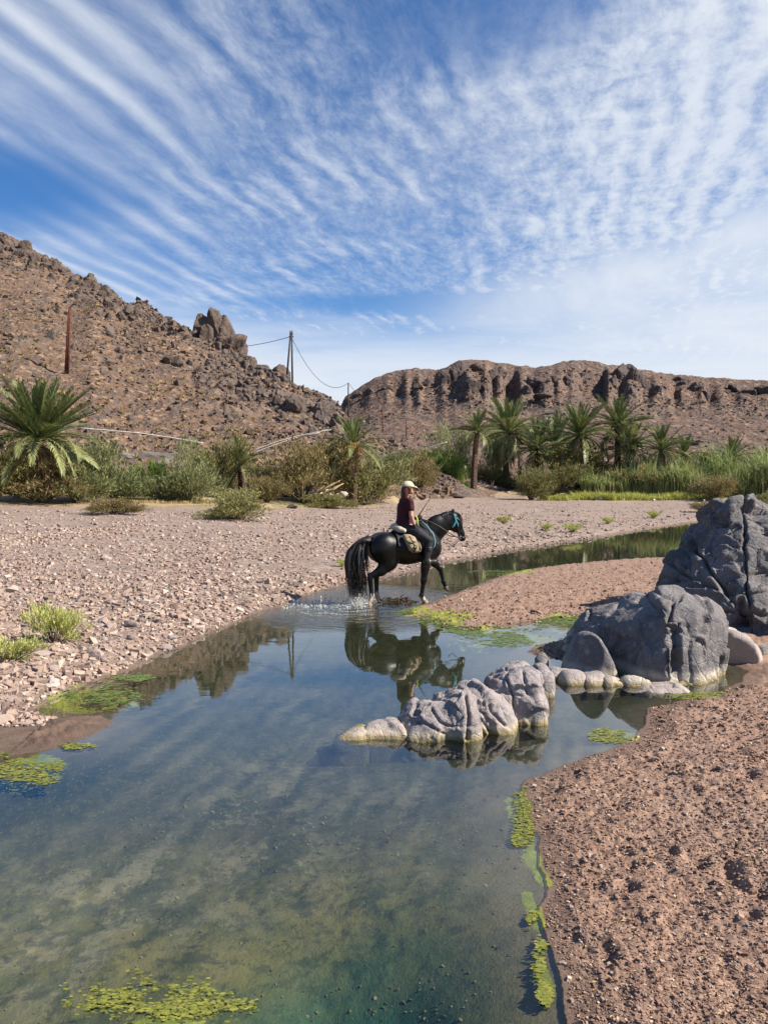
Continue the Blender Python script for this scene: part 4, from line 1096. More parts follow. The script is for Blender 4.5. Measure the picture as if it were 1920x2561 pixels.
for i, (lab, ol, D, dp) in enumerate([
    ('low pointed stone at the left end of the rock row in the water', [(714, 1606), (740, 1586), (776, 1578), (800, 1584), (800, 1622), (740, 1620)], 6.22, .42),
    ('rounded pale based stone second from the left of the rock row in water', [(782, 1626), (788, 1584), (805, 1573), (832, 1566), (862, 1569), (884, 1590), (884, 1632), (820, 1634)], 6.20, .45),
    ('broad hump backed rock in the rock row in the water', [(856, 1615), (862, 1566), (878, 1537), (902, 1519), (935, 1514), (962, 1511), (988, 1494), (1020, 1496), (1030, 1540), (1028, 1612), (930, 1622)], 6.18, .80),
    ('peaked wrinkled rock beside the hump backed rock in the water', [(975, 1605), (978, 1500), (1000, 1482), (1022, 1474), (1046, 1479), (1078, 1500), (1104, 1525), (1112, 1578), (1060, 1598)], 6.36, .80),
    ('tallest rounded rock in the rock row in the water', [(1055, 1580), (1054, 1490), (1064, 1460), (1090, 1447), (1120, 1436), (1148, 1436), (1162, 1460), (1170, 1530), (1145, 1568), (1100, 1575)], 6.62, .85),
    ('small stone behind the tallest rock of the row in the water', [(1150, 1505), (1156, 1446), (1172, 1436), (1188, 1444), (1196, 1470), (1180, 1500)], 7.5, .5),
    ('small dark pointed stone behind the rock row', [(1146, 1450), (1152, 1428), (1166, 1415), (1178, 1422), (1182, 1446)], 8.6, .3),
    ('low pale footed stone left of the wedge shaped slab', [(1182, 1474), (1188, 1450), (1210, 1443), (1236, 1452), (1238, 1472)], 8.16, .40),
    ('long low stone at the foot of the wedge shaped slab', [(1212, 1482), (1220, 1456), (1240, 1449), (1264, 1456), (1270, 1482)], 8.0, .4),
    ('round low stone under the wedge shaped slab', [(1254, 1486), (1260, 1458), (1280, 1450), (1305, 1458), (1310, 1484)], 7.96, .4),
    ('low stone at the right foot of the wedge shaped slab', [(1296, 1488), (1302, 1464), (1325, 1456), (1348, 1466), (1354, 1488)], 7.92, .38),
    ('small brown stone at the shadowed foot of the large boulder', [(1342, 1486), (1348, 1464), (1372, 1457), (1396, 1466), (1396, 1486)], 7.94, .36),
    ('flat pale slab at the waterline below the large boulder', [(1372, 1504), (1380, 1488), (1430, 1483), (1484, 1486), (1494, 1504)], 7.66, .5),
    ('rough grey stone at the picture edge beside the pale boulder', [(1628, 1420), (1636, 1396), (1658, 1388), (1690, 1400), (1690, 1430)], 9.2, .4),
]):
    big = i in (2, 3, 4)
    if 7 <= i <= 11: mx = sum(q[0] for q in ol) / len(ol); ol = [(mx + (q[0] - mx) * 1.3, q[1] + (3 if q[1] < 1470 else 0)) for q in ol]
    boulder('boulder', lab, ol, D, dp, M['boulder_pale'] if i == 12 else M['boulder_mid'] if i < 6 or i in (7, 8, 9, 10) else M['boulder_dark'], h=.013, drop=.62 if big else .34 if i < 2 else .4, mid=.42 if big else .28,
            noise=(.020 if big else .010, 3.6), seed=30 + i * 3, bump2=.016 if big else .006, kround=.03, cell2=(70, 27 + i, .004, .14, .008, .012) if big else None, cell=(24, 7 + i, .008, .12, .016, .014) if big else (6, 7 + i, .008, .14, .008, .02),
            cracks=[([(1006, 1505), (1012, 1545), (1010, 1600)], 3, .06), ([(930, 1530), (950, 1560), (985, 1575)], 2.5, .03), ([(900, 1560), (960, 1590)], 2.5, .03), ([(890, 1545), (925, 1525)], 2, .02)] if i == 2 else
                   [([(1015, 1500), (1030, 1550), (1060, 1590)], 2.5, .04), ([(1050, 1500), (1062, 1540), (1090, 1570)], 2.5, .035), ([(1020, 1530), (1050, 1545)], 2, .025)] if i == 3 else
                   [([(1095, 1470), (1110, 1510), (1112, 1560)], 2.5, .04), ([(1130, 1450), (1140, 1500)], 2.5, .03), ([(1075, 1500), (1130, 1505)], 2, .02)] if i == 4 else ())

# ------------------------------------------------------------------ palms
def frond_mesh(name, seed, mat, droop, n=34, curl=.0, ragged=0.0, vee=.55):
    """one feathered leaf, length 1, lying along +x"""
    g = np.random.default_rng(seed); mb = MB()
    t = np.linspace(0, 1, 9)
    def pt(u):
        return np.array([math.sin(min(1.6, droop * u)) / max(droop, .05) if droop > .05 else u, curl * u * u, -(1 - math.cos(droop * u)) / max(droop, .05)])
    mb.tube([pt(u) for u in t], [.016 * (1 - u * .85) + .002 for u in t], 3, False)
    V, F = [], []
    for i in range(n):
        u = .14 + .86 * (i + .5) / n
        L = (.22 if droop < .6 else .27) * (1 - abs(u - .45) * .9) * g.uniform(.8, 1.1) * (1 - .25 * u)
        p = pt(u); q = pt(min(1, u + .02)); d = (q - p) / np.linalg.norm(q - p)
        for s in (-1, 1):
            if g.uniform() < ragged: continue
            side = np.array([-d[1], d[0], 0.0]) * s; up = np.cross(d, np.array([0, 1, 0])) * -1
            up = np.array([0, 0, 1.0]) - d * d[2]
            v = g.uniform(vee * .5, vee * 1.3)
            dr = d * g.uniform(1.0, 1.4) + side * math.cos(v) * .85 + up * math.sin(v) * .8
            dr /= np.linalg.norm(dr)
            w = np.cross(dr, up); w /= np.linalg.norm(w) + 1e-9; w = w * .0068
            tip = p + dr * L + np.array([0, 0, -.10 * L]); mid = p + dr * L * .5
            k = len(V); V += [p - w * .6, p + w * .6, mid + w, mid - w, tip]
            F += [(k, k + 1, k + 2, k + 3), (k + 3, k + 2, k + 4)]
    mb.add(V, F)
    return mb.build(name, mat, False)
FR = {k: [frond_mesh('frond', 10 * j + i, M[m], dr, n, c, rg, ve) for i, (dr, c) in enumerate(((d0, .05), (d0 * 1.25, -.06), (d0 * .8, .02)))]
      for j, (k, m, d0, n, rg, ve) in enumerate((('up', 'frond', .24, 50, 0, .6), ('mid', 'frond', .75, 48, .03, .5), ('pale', 'frond_pale', .9, 46, .05, .45), ('low', 'frond_pale', 1.4, 40, .12, .35), ('dead', 'frond_dead', 1.15, 22, .35, .25)))}
def trunk_mesh(seed, H, r0, r1, lean=0.0):
    g = np.random.default_rng(seed); V, F = [], []; rings = max(6, int(H / .14)); S = 12
    for i in range(rings + 1):
        u = i / rings
        for k in range(S):
            a = 2 * math.pi * (k + .5 * (i % 2)) / S
            r = (r0 + (r1 - r0) * u) * (1.0 + (.16 if (i + k) % 2 else -.08) + g.uniform(-.05, .05))
            V.append((r * math.cos(a) + lean * u * u * H, r * math.sin(a), u * H))
    for i in range(rings):
        for k in range(S):
            k2 = (k + 1) % S; F.append((i * S + k, i * S + k2, (i + 1) * S + k2, (i + 1) * S + k))
    F.append(tuple(rings * S + k for k in range(S)))
    mb = MB(); mb.add(V, F); return mb.build('trunk', M['trunk'], False)
def palm(label, base, crown, L, nf, seed, tr=(.22, .17), dead=6, lean=0.0, low=.45, fruit=False, group='date palms of the oasis', pale=.35, spread=1.0, stiff=False):
    """base: photograph point of the foot; crown: photograph point of the heart of the crown, at the same distance"""
    g = np.random.default_rng(seed)
    b = base if isinstance(base, np.ndarray) else hit(*base)
    c = at(crown[0], crown[1], b[1]); H = max(.25, c[2] - b[2]); L = L / 1597.0 * b[1]; tr = tuple(v * b[1] / 62.0 for v in tr)
    root = thing(link('date_palm', None, None, tuple(b)), label, 'palm', group)
    link('trunk', trunk_mesh(seed, H, *tr, lean=(c[0] - b[0]) / H), root)
    off = (c[0] - b[0], 0, H)
    for i in range(nf):
        u = (i + .5) / nf
        el = (1.5 - u ** 1.25 * (1.5 + low) * spread) + g.normal(0, .11); ph = i * 2.39996 + g.normal(0, .15)
        kind_ = 'up' if u < (.72 if stiff else .35) else 'mid' if g.uniform() > pale else 'pale'
        if u > .78: kind_ = 'low'
        Lf = L * (.78 + .3 * math.sin(min(1, u * 1.6) * math.pi * .5)) * g.uniform(.86, 1.08)
        m = FR[kind_][int(g.integers(3))]
        link('frond', m, root, off, (g.normal(0, .25), -el, ph), (Lf, Lf, Lf))
    for i in range(dead):
        Lf = L * g.uniform(.6, .9)
        link('dead_frond', FR['dead'][int(g.integers(3))], root, (off[0], 0, off[2] - .2), (g.normal(0, .3), .35 + g.uniform(0, .75), g.uniform(0, 6.28)), (Lf, Lf, Lf))
    if fruit:
        mb = MB()
        for i in range(9):
            a = -math.pi / 2 + g.normal(0, .8); r = g.uniform(.35, .6) * L * .5
            mb.tube([(off[0], 0, H), (off[0] + .5 * r * math.cos(a), .5 * r * math.sin(a), H + .18 * L), (off[0] + r * math.cos(a), r * math.sin(a), H + .02 * L), (off[0] + r * 1.05 * math.cos(a), r * 1.05 * math.sin(a), H - .10 * L)], [.02, .025, .05, .06], 4)
        link('fruit_stalk', mb.build('fruit_stalk', M['fruit']), root)
    return root
palm('big low date palm at the left edge with dense upright fronds and brown skirt', (88, 1084), (85, 950), 140, 112, 1, (.35, .30), 22, low=.12, pale=.15, stiff=True)
palm('young date palm between the bushes left of the pipe', (520, 1074), (518, 1008), 72, 30, 2, (.2, .16), 5, low=.3, pale=.5)
palm('short date palm with orange fruit stalks above the sacking heap', (764, 1093), (764, 968), 78, 44, 3, (.26, .24), 6, low=.30, fruit=True)
palm('slim date palm with a bare brown trunk at the left of the grove', (1022, 1064), (1030, 935), 58, 36, 4, (.26, .20), 3, low=.35, pale=.05)
palm('tall date palm with pale drooping fronds left in the grove', (1091, 1046), (1098, 935), 90, 52, 5, (.27, .22), 5, low=.55, pale=.6)
palm('dark date palm half hidden beside the tall pale one', hit(1148, 1052) + np.array([2.2, 4.5, .2]), (1160, 972), 80, 44, 6, (.27, .22), 8, low=.6)
palm('round crowned date palm with a shaggy brown skirt in the middle of the grove', (1250, 1052), (1250, 940), 84, 56, 7, (.3, .26), 26, low=.7, pale=.5)
palm('tallest date palm with orange fruit right of the shaggy one', hit(1330, 1056) + np.array([1.2, 3.5, .2]), (1334, 922), 76, 52, 8, (.27, .22), 6, low=.5, fruit=True)
palm('dark date palm standing below the tallest palm', hit(1368, 1060) + np.array([.8, 2.0, .2]), (1362, 968), 70, 44, 9, (.27, .22), 8, low=.5)
palm('date palm with spiky upright fronds right of the tallest palm', hit(1425, 1066) + np.array([1.5, 3.0, .2]), (1427, 972), 68, 42, 10, (.25, .2), 5, low=.35)
palm('small pale date palm right of the spiky one', hit(1478, 1068) + np.array([2.2, 6.0, .2]), (1476, 985), 52, 34, 11, (.25, .2), 4, low=.4, pale=.6)
palm('low dark date palm sunk in the reeds', hit(1528, 1066) + np.array([2.5, 6.0, .2]), (1524, 1012), 46, 30, 12, (.25, .2), 3, low=.4)
palm('lone round date palm standing above the reeds at the right', hit(1582, 1068) + np.array([3.5, 8.0, .3]), (1580, 990), 50, 44, 13, (.25, .2), 5, low=.5)
palm('last date palm at the right edge behind the reeds', hit(1648, 1070) + np.array([4, 9, .2]), (1652, 1008), 46, 34, 14, (.25, .2), 4, low=.4)
palm('small trunkless palm sucker in front of the shaggy palm', (1264, 1062), (1264, 1046), 48, 24, 15, (.12, .1), 0, low=.0, pale=.1)
palm('dark date palm behind the pale and the shaggy palms', hit(1200, 1054) + np.array([3, 8, .2]), (1200, 960), 78, 38, 16, (.25, .2), 10, low=.6)
palm('trunkless palm sucker at the foot of the slim palm', (1010, 1048), (1008, 1030), 30, 16, 17, (.1, .1), 2, low=.0, pale=.1)
palm('trunkless palm sucker right of the tall palm trunk', (1120, 1050), (1122, 1034), 30, 16, 18, (.1, .1), 1, low=.0, pale=.1)

# ------------------------------------------------------------------ bushes and small trees
def bush_mesh(seed, mat, ntip=230, nleaf=34, ll=(.045, .105), lw=.0085, upr=.55, open_=.0, leafy_low=.05):
    g = np.random.default_rng(seed)
    tips = []
    lobes = [(g.uniform(-.34, .34), g.uniform(-.34, .34), g.uniform(.12, .72), g.uniform(.18, .34)) for _ in range(10)]
    while len(tips) < ntip:
        lx, ly, lz, lr = lobes[int(g.integers(10))]
        v = g.normal(size=3); v /= np.linalg.norm(v); v *= lr * g.uniform(.3, 1.05)
        p = np.array([lx, ly, lz]) + v
        if p[2] < leafy_low: continue
        if open_ and p[2] < open_ * g.uniform(.7, 1.3): continue
        tips.append(p)
    tips = np.array(tips)
    for q in (0, 1): tips[:, q] = (tips[:, q] - np.percentile(tips[:, q], 3)) / (np.percentile(tips[:, q], 97) - np.percentile(tips[:, q], 3)) - .5
    tips[:, 2] *= .90 / np.percentile(tips[:, 2], 97)
    d0 = tips - np.array([0, 0, .05]); d0 /= np.linalg.norm(d0, axis=1)[:, None]
    n = ntip * nleaf
    tp = np.repeat(tips, nleaf, 0); dd = np.repeat(d0, nleaf, 0)
    base = tp + g.normal(0, .045, (n, 3)) - dd * g.uniform(0, .12, (n, 1))
    dr = dd * .7 + np.array([0, 0, upr]) + g.normal(0, .45, (n, 3)); dr /= np.linalg.norm(dr, axis=1)[:, None]
    L = g.uniform(ll[0], ll[1], (n, 1))
    sd = np.cross(dr, g.normal(size=(n, 3))); sd /= np.linalg.norm(sd, axis=1)[:, None]
    w = sd * lw * g.uniform(.6, 1.3, (n, 1))
    V = np.stack([base, base + dr * L * .55 + w, base + dr * L, base + dr * L * .5 - w], 1).reshape(-1, 3)
    V[:, 2] = np.maximum(V[:, 2], .0)
    fol = mesh_from('foliage', V, np.arange(n * 4).reshape(-1, 4), [mat], False)
    mb = MB()
    for i in g.choice(ntip, min(22, ntip), replace=False):
        p = tips[i]; m = p * .5 + np.array([g.normal(0, .03), g.normal(0, .03), .06])
        mb.tube([(p[0] * .06, p[1] * .06, 0), tuple(m), tuple(p)], [.016, .010, .004], 4, False)
    return fol, mb.build('branches', M['bark'])
BUSH = {}
for j, (k, kw) in enumerate({
    'olive': dict(mat=M['leaf_olive']), 'brown': dict(mat=M['leaf_brown'], open_=.12), 'green': dict(mat=M['leaf_green']), 'bright': dict(mat=M['leaf_bright'], upr=.8, ll=(.07, .14)),
    'pale': dict(mat=M['leaf_pale'], open_=.18, ntip=190, nleaf=24), 'tree': dict(mat=M['leaf_brown'], open_=.30, ntip=230), 'tuft': dict(mat=M['leaf_yellow'], ntip=90, nleaf=26, upr=1.3, ll=(.10, .24), lw=.010)}.items()):
    BUSH[k] = [bush_mesh(60 + j * 5 + i, **kw) for i in range(2)]
def bush(label, kindname, x0, x1, top, base, seed, cat='bush', name='shrub', dy=0.0, group=None):
    b = hit((x0 + x1) / 2, base); b = b + np.array([b[0] / b[1] * dy, dy, 0.0])
    b[2] = float(gh(np.array([b[0]]), np.array([b[1]]), fine=False)[0])
    w = (x1 - x0) / 1597.0 * b[1]; hgt = at(x0, top, b[1])[2] - b[2]
    root = thing(link(name, None, None, tuple(b)), label, cat, group)
    f, br = BUSH[kindname][seed % 2]
    rot = (0, 0, seed * 1.7)
    for nme, me in (('foliage', f), ('branches', br)):
        link(nme, me, root, (0, 0, 0), rot, (w * 1.12, w * 1.12, hgt * 1.06))
    return root
for a in [
    ('dark olive bush cut by the left picture edge', 'olive', -70, 48, 940, 1083, 1), ('brown twiggy bush under the big palm', 'brown', 20, 165, 990, 1086, 2), ('grey green feathery bush right of the big palm', 'green', 105, 225, 965, 1085, 3),
    ('broad grey green bush before the pale rock slab', 'green', 180, 310, 962, 1078, 4), ('small bright green bush in a gap between larger bushes', 'bright', 298, 356, 1000, 1072, 5), ('tall mixed green bush below the left pipe end', 'green', 352, 458, 962, 1083, 6),
    ('tall olive bush beside the young palm', 'olive', 440, 515, 948, 1075, 7), ('low olive bush standing forward on the gravel', 'olive', 440, 578, 1058, 1119, 8), ('small bush right of the young palm', 'green', 540, 592, 1010, 1078, 9),
    ('olive brown tamarisk with a dark forked trunk left of the sacking heap', 'tree', 580, 728, 955, 1086, 10), ('large olive bush behind the rider', 'olive', 732, 856, 990, 1090, 11), ('low straggling bush in front of the sacking heap', 'olive', 645, 762, 1064, 1096, 12),
    ('brown olive bush right of the rider', 'brown', 856, 936, 985, 1062, 13), ('bright green bush behind the sandy slope', 'bright', 915, 985, 975, 1050, 14), ('pale willow left of the slim palm', 'pale', 930, 1002, 925, 1040, 15),
    ('tall pale willow between the slim and the tall palm', 'pale', 1046, 1096, 905, 1040, 16), ('dark rounded bush in front of the palm grove', 'olive', 1108, 1182, 1010, 1080, 17), ('olive rounded bush behind the yellow grass', 'olive', 1160, 1242, 1004, 1070, 18),
    ('brown olive bush at the foot of the dark palm', 'brown', 1318, 1420, 1012, 1064, 19), ('dark bush between the trunks at the left of the grove', 'olive', 1040, 1112, 1005, 1048, 20), ('brown bush in the reeds at the right', 'brown', 1505, 1575, 1030, 1080, 21),
    ('grey olive bush behind the cracked slab', 'olive', 1606, 1700, 1062, 1098, 22), ('low thin bush at the left end of the cracked slab', 'brown', 1498, 1548, 1085, 1106, 23), ('tiny bush on the sand below the slim palm', 'bright', 992, 1012, 1040, 1062, 24),
    ('olive bush behind the short fruiting palm', 'green', 800, 880, 975, 1070, 25), ('low bush at the left edge of the dirt track', 'brown', 205, 300, 1075, 1112, 26), ('brownish bush between the forked tamarisk and the young palm', 'brown', 545, 610, 1030, 1086, 27),
    ('dark bush behind the middle palms', 'olive', 1180, 1330, 975, 1056, 28), ('dark bush behind the right hand palms', 'olive', 1330, 1480, 985, 1060, 29), ('bush behind the short fruiting palm and the tamarisk', 'green', 690, 770, 990, 1080, 30),
]:
    bush(*a, dy=6.0 if a[6] in (28, 29, 30, 25) else 4.0 if a[6] in (15, 16) else 0.0, group='bushes along the far bank')
for i, (lab, x, yb, w, hh) in enumerate([('yellow green tuft on the gravel near the left water edge', 115, 1392, 92, 78), ('pale green tuft cut by the left picture edge', 20, 1432, 100, 52), ('small green tuft on the gravel left of the cracked slab', 1410, 1120, 24, 16),
        ('small green tuft near the far water edge', 1236, 1150, 26, 18), ('tiny green tuft left of the one near the far water edge', 1180, 1146, 22, 14), ('tiny green tuft right of the horse head', 1086, 1132, 22, 16), ('faint green tuft on the far gravel', 1312, 1132, 20, 14), ('green tuft at the water edge behind the horse tail', 738, 1225, 16, 16)]):
    bush(lab, 'tuft', x - w / 2, x + w / 2, yb - hh, yb, 40 + i, 'tuft', 'green_tuft', 0, 'green tufts on the gravel')

def blades(name, label, mat, n, x0, x1, yfun, hr, g, depth, width=.035):
    dx = g.uniform(x0, x1, n); A = []
    cols = np.linspace(x0, x1, 40); hx = np.array([hit(c, yfun(c)) for c in cols])
    bx = np.interp(dx, cols, hx[:, 0]); by = np.interp(dx, cols, hx[:, 1]); e = depth * g.uniform(size=n)
    X = bx * (1 + e / by); Y = by + e; Z = gh(X, Y, fine=False)
    H = g.uniform(*hr, n) * (.42 + .95 * np.clip(fbm(X, Y, 0, .35, 3, .6, 77) + .5, 0, 1.1)) * g.uniform(.6, 1.0, n)
    ph = g.uniform(0, 2 * np.pi, n); be = g.uniform(.08, .75, n)
    w = np.stack([-np.sin(ph), np.cos(ph), 0 * ph], 1) * width * g.uniform(.6, 1.3, (n, 1))
    d = np.stack([np.cos(ph), np.sin(ph), 0 * ph], 1)
    p0 = np.stack([X, Y, Z - .05], 1); p1 = p0 + d * (be * H * .25)[:, None] + np.array([0, 0, 1]) * (H * .6)[:, None]
    p2 = p0 + d * (be * H)[:, None] + np.array([0, 0, 1]) * (H * (1.05 - be * .5))[:, None]
    V = np.stack([p0 - w, p0 + w, p1 + w * .8, p1 - w * .8, p2], 1).reshape(-1, 3)
    k = np.arange(n)[:, None] * 5
    F = np.concatenate([k + np.array([[0, 1, 2]]), k + np.array([[0, 2, 3]]), k + np.array([[3, 2, 4]])])
    kind(link(name, mesh_from(name, V, F, [mat], False)), 'stuff', label)
g_ = np.random.default_rng(77)
blades('reed_bed', 'tall blue green reeds before the palms at the right', M['reed'], 14000, 1255, 1720, lambda x: 1070 + (x - 1255) * .01, (3.2, 4.8), g_, 8.0, .06)
blades('reed_bed', 'tall reeds further back at the right edge', M['reed'], 8000, 1450, 1760, lambda x: 1068, (4.0, 6.2), g_, 12.0, .07)
blades('grass_strip', 'yellow green grass at the edge of the far gravel', M['grass'], 9000, 1165, 1560, lambda x: 1081, (.55, 1.15), g_, 3.2, .03)
blades('grass_strip', 'dry orange grass under the bushes at the left', M['tuft_dry'], 2600, 270, 450, lambda x: 1088, (.15, .35), g_, 3.0, .02)

# ------------------------------------------------------------------ poles, wires, pipes, heap
def px_r(px, D): return px / 1597.0 * D
def pole(label, top, bot, D, wpx, mat, name='utility_pole', z_sink=.4, extra=None):
    b = at(bot[0], bot[1], D); tpt = at(top[0], top[1], D)
    root = thing(link(name, None, None, tuple(b)), label, 'pole')
    mb = MB(); r = px_r(wpx, D) / 2; t = tpt - b
    mb.tube([(0, 0, -z_sink), tuple(t * .5), tuple(t)], [r, r * .92, r * .85], 8)
    link('shaft', mb.build('shaft', mat), root)
    return root, tpt
p = hill1_pt(142, 807)
r0, _ = pole('rust brown steel pole standing alone on the left slope', (151, 665), (142, 809), p[1], 7.0, M['rust'])
mb = MB(); mb.tube([(.28, -.05, -.4), tuple(at(153, 665, p[1]) - at(142, 809, p[1]))], [.16, .13], 6); link('flange', mb.build('flange', M['rust']), r0)
pa = hill1_pt(622, 815); D = pa[1]
root = thing(link('utility_pole', None, None, tuple(at(625, 818, D))), 'twin legged dark wooden power pole on the hill crest', 'pole')
o = at(625, 818, D); r = px_r(4.2, D) / 2
for x0, y0, x1, y1 in ((619, 812, 627.5, 719), (631.5, 820, 630, 717)):
    mb = MB(); mb.tube([tuple(at(x0, y0, D) - o - np.array([0, 0, .6])), tuple(at(x1, y1, D) - o)], [r, r * .85], 8); link('leg', mb.build('leg', M['pole_wood']), root)
mb = MB(); mb.tube([tuple(at(624, 727, D) - o), tuple(at(634, 727, D) - o)], r * .7, 6); link('crossbar', mb.build('crossbar', M['pole_wood']), root)
for dx_ in (627, 631):
    mb = MB(); mb.tube([tuple(at(dx_, 723, D) - o), tuple(at(dx_, 714, D) - o)], [r * .9, r * .6], 6); link('insulator', mb.build('insulator', M['wire']), root)
r1, t1 = pole('thin dark pole at the right foot of the left hill', (752, 827), (752, 905), 125, 3.0, M['pole_wood'])
r2, t2 = pole('thin rusty pole in the valley, taller of the three beyond the fruiting palm', (826, 884), (826, 930), 150, 2.4, M['rust'])
r3, t3 = pole('thin rusty pole in the middle of the valley', (877, 905), (877, 942), 170, 2.2, M['rust'])
r4, t4 = pole('shortest rusty pole furthest along the valley', (921, 925), (921, 952), 190, 2.0, M['rust'])
def wire(label, a, b, sag, r):
    a, b = np.array(a), np.array(b); mb = MB()
    mb.tube([tuple(a + (b - a) * u - np.array([0, 0, sag * 4 * u * (1 - u)])) for u in np.linspace(0, 1, 22)], r, 4)
    thing(link('power_wire', mb.build('power_wire', M['wire'])), label, 'wire')
A = at(630, 729, D)
wire('power wire sagging from the twin legged pole down to the valley pole', A, t1, 3.2, .045)
wire('power wire running left from the twin legged pole behind the rock tower', at(624, 728, D), at(380, 741, D + 26), 1.2, .045)
wire('power wire running from the valley pole towards the far poles', t1, t2, 1.0, .04)
def pipe(label, pts, D0, D1, wpx):
    n = len(pts); P = [at(a, b, D0 + (D1 - D0) * i / (n - 1)) for i, (a, b) in enumerate(pts)]
    P = chaikin([tuple(q[:2]) for q in P], 0, False) and P
    mb = MB(); fine_ = []
    for i in range(n - 1):
        for u in np.linspace(0, 1, 5)[:-1]: fine_.append(tuple(P[i] + (P[i + 1] - P[i]) * u))
    fine_.append(tuple(P[-1])); mb.tube(fine_, px_r(wpx, (D0 + D1) / 2) / 2, 6)
    thing(link('water_pipe', mb.build('water_pipe', M['pipe'])), label, 'pipe', 'white pipes at the hill foot')
pipe('white pipe sagging from the big palm to the tall olive bush', [(170, 924), (230, 929), (300, 935), (370, 945), (440, 957)], 52, 55, 2.4)
pipe('upper white pipe rising from the young palm to the fruiting palm', [(540, 975), (600, 953), (650, 940), (700, 930), (725, 927)], 56, 58, 1.9)
pipe('lower white pipe rising from the young palm to meet the upper one', [(540, 981), (600, 958), (640, 945), (690, 934)], 55.6, 57.6, 1.8)
pipe('short white pipe end by the bright green bush in the valley', [(925, 967), (945, 960), (965, 955)], 62, 62, 1.8)

# sacking heap, stalks, litter and the rocks among the bushes
hp = hit(700, 1090)
root = thing(link('sack_heap', None, None, tuple(hp)), 'heap of dirty white sacks under the tamarisk', 'heap')
g_ = np.random.default_rng(9)
for i in range(14):
    V, F = facet_rock(800 + i, 3, 9, .12, 3, (1, .8, .6), .6, 1); s = g_.uniform(.28, .5)
    link('sack', mesh_from('sack', V * s, F, [M['tarp']]), root, (g_.normal(0, .75), g_.uniform(-.2, .5), .25 + g_.uniform(0, .75)), (g_.normal(0, .3), g_.normal(0, .3), g_.uniform(0, 6)))
for i, (a, b, c, d) in enumerate(((672, 1075, 738, 1036), (680, 1078, 742, 1044), (690, 1080, 735, 1048), (705, 1086, 722, 1052), (668, 1070, 728, 1040))):
    P, Q = at(a, b, hp[1] + .1 * i - .9), at(c, d, hp[1] + .3 * i - .6); mb = MB()
    mb.tube([tuple(P), tuple((P + Q) / 2 + np.array([0, 0, .08])), tuple(Q)], [.09, .07, .04], 5)
    thing(link('palm_stalk', mb.build('palm_stalk', M['straw'])), 'dry straw coloured palm stalk leaning over the sack heap', 'stalk', 'dry palm stalks on the sack heap')
q = hit(756, 1090); V, F = facet_rock(830, 3, 8, .15, 3, (.8, .8, 1), .6, 1)
thing(link('plastic_bag', mesh_from('plastic_bag', V * .26, F, [M['yellow']]), None, tuple(q + np.array([0, 0, .22]))), 'yellow plastic bag lying right of the sack heap', 'bag')
for lab, x, y, w, h_, mat in [('dark grey rocks under the tamarisk left of the heap', 575, 1072, 50, 28, 'hill_rock'), ('pale grey rock beside the dark rocks under the tamarisk', 545, 1068, 34, 20, 'slab'), ('flat grey stone on the gravel edge below the tamarisk', 630, 1098, 34, 10, 'hill_rock'),
        ('grey rock face behind the cap of the rider', 858, 1052, 34, 44, 'slab'), ('pale grey rock at the foot of the brown olive bush', 930, 1050, 26, 22, 'slab'), ('dark flat rock on the sandy slope, larger of two', 985, 1076, 34, 12, 'hill_rock'), ('small dark rock left of the larger flat one on the sand', 958, 1074, 24, 9, 'hill_rock'),
        ('dark grey rock behind the forked tamarisk trunk', 605, 1062, 40, 26, 'hill_rock'), ('pale stone low behind the horse head', 1148, 1168, 1, 1, 'slab')][:-1]:
    b = hit(x, y); V, F = facet_rock(int(x), 3, 14, .1, 2, (1, .8, 1), .6, 1); k = b[1] / 1597.0
    thing(link('bank_rock', mesh_from('bank_rock', V, F, [M[mat]], False), None, (b[0], b[1] + .3, b[2] + h_ * k * .35), (0, 0, x), (w * k * .6, w * k * .6, h_ * k * .65)), lab, 'rock')
for lab, x, y, w, h_, mat in [('black plastic bag lying on the far gravel by the grass', 1283, 1082, 14, 6, 'black_bag'), ('white rag beside the black bag on the far gravel', 1297, 1081, 9, 7, 'white'), ('white litter at the left end of the yellow grass', 1162, 1079, 5, 6, 'white'),
        ('white litter in the middle of the yellow grass edge', 1345, 1081, 8, 5, 'white'), ('white litter right of the middle of the yellow grass edge', 1411, 1082, 6, 5, 'white'), ('white bottle at the right end of the yellow grass', 1519, 1086, 6, 8, 'white')]:
    b = hit(x, y); V, F = facet_rock(int(x), 2, 9, .1, 2, (1, .8, 1), .6, 1); k = b[1] / 1597.0
    thing(link('litter', mesh_from('litter', V, F, [M[mat]]), None, (b[0], b[1], b[2] + h_ * k * .4), (0, 0, x), (w * k * .55, w * k * .5, h_ * k * .55)), lab, 'litter')
# grey dead palm stump by the slim palm
b = hit(1040, 1058); root = thing(link('dead_palm', None, None, tuple(b)), 'fallen grey dead palm with ragged leaf stubs at the foot of the slim palm', 'dead palm')
mb = MB(); mb.tube([(-1.2, 0, .3), (.2, -.1, .35), (1.9, -.2, .2)], [.3, .34, .26], 9); link('trunk', mb.build('trunk', M['deadwood'], False), root)
for i in range(18):
    u = g_.uniform(-1.1, 1.7); mb = MB(); d = Vector((g_.normal(0, .3), g_.normal(-.3, .4), g_.uniform(.5, 1))).normalized() * g_.uniform(.5, .95)
    mb.tube([(u, -.1, .4), (u + d.x, -.1 + d.y, .4 + d.z)], [.08, .02], 4); link('leaf_stub', mb.build('leaf_stub', M['deadwood'], False), root)

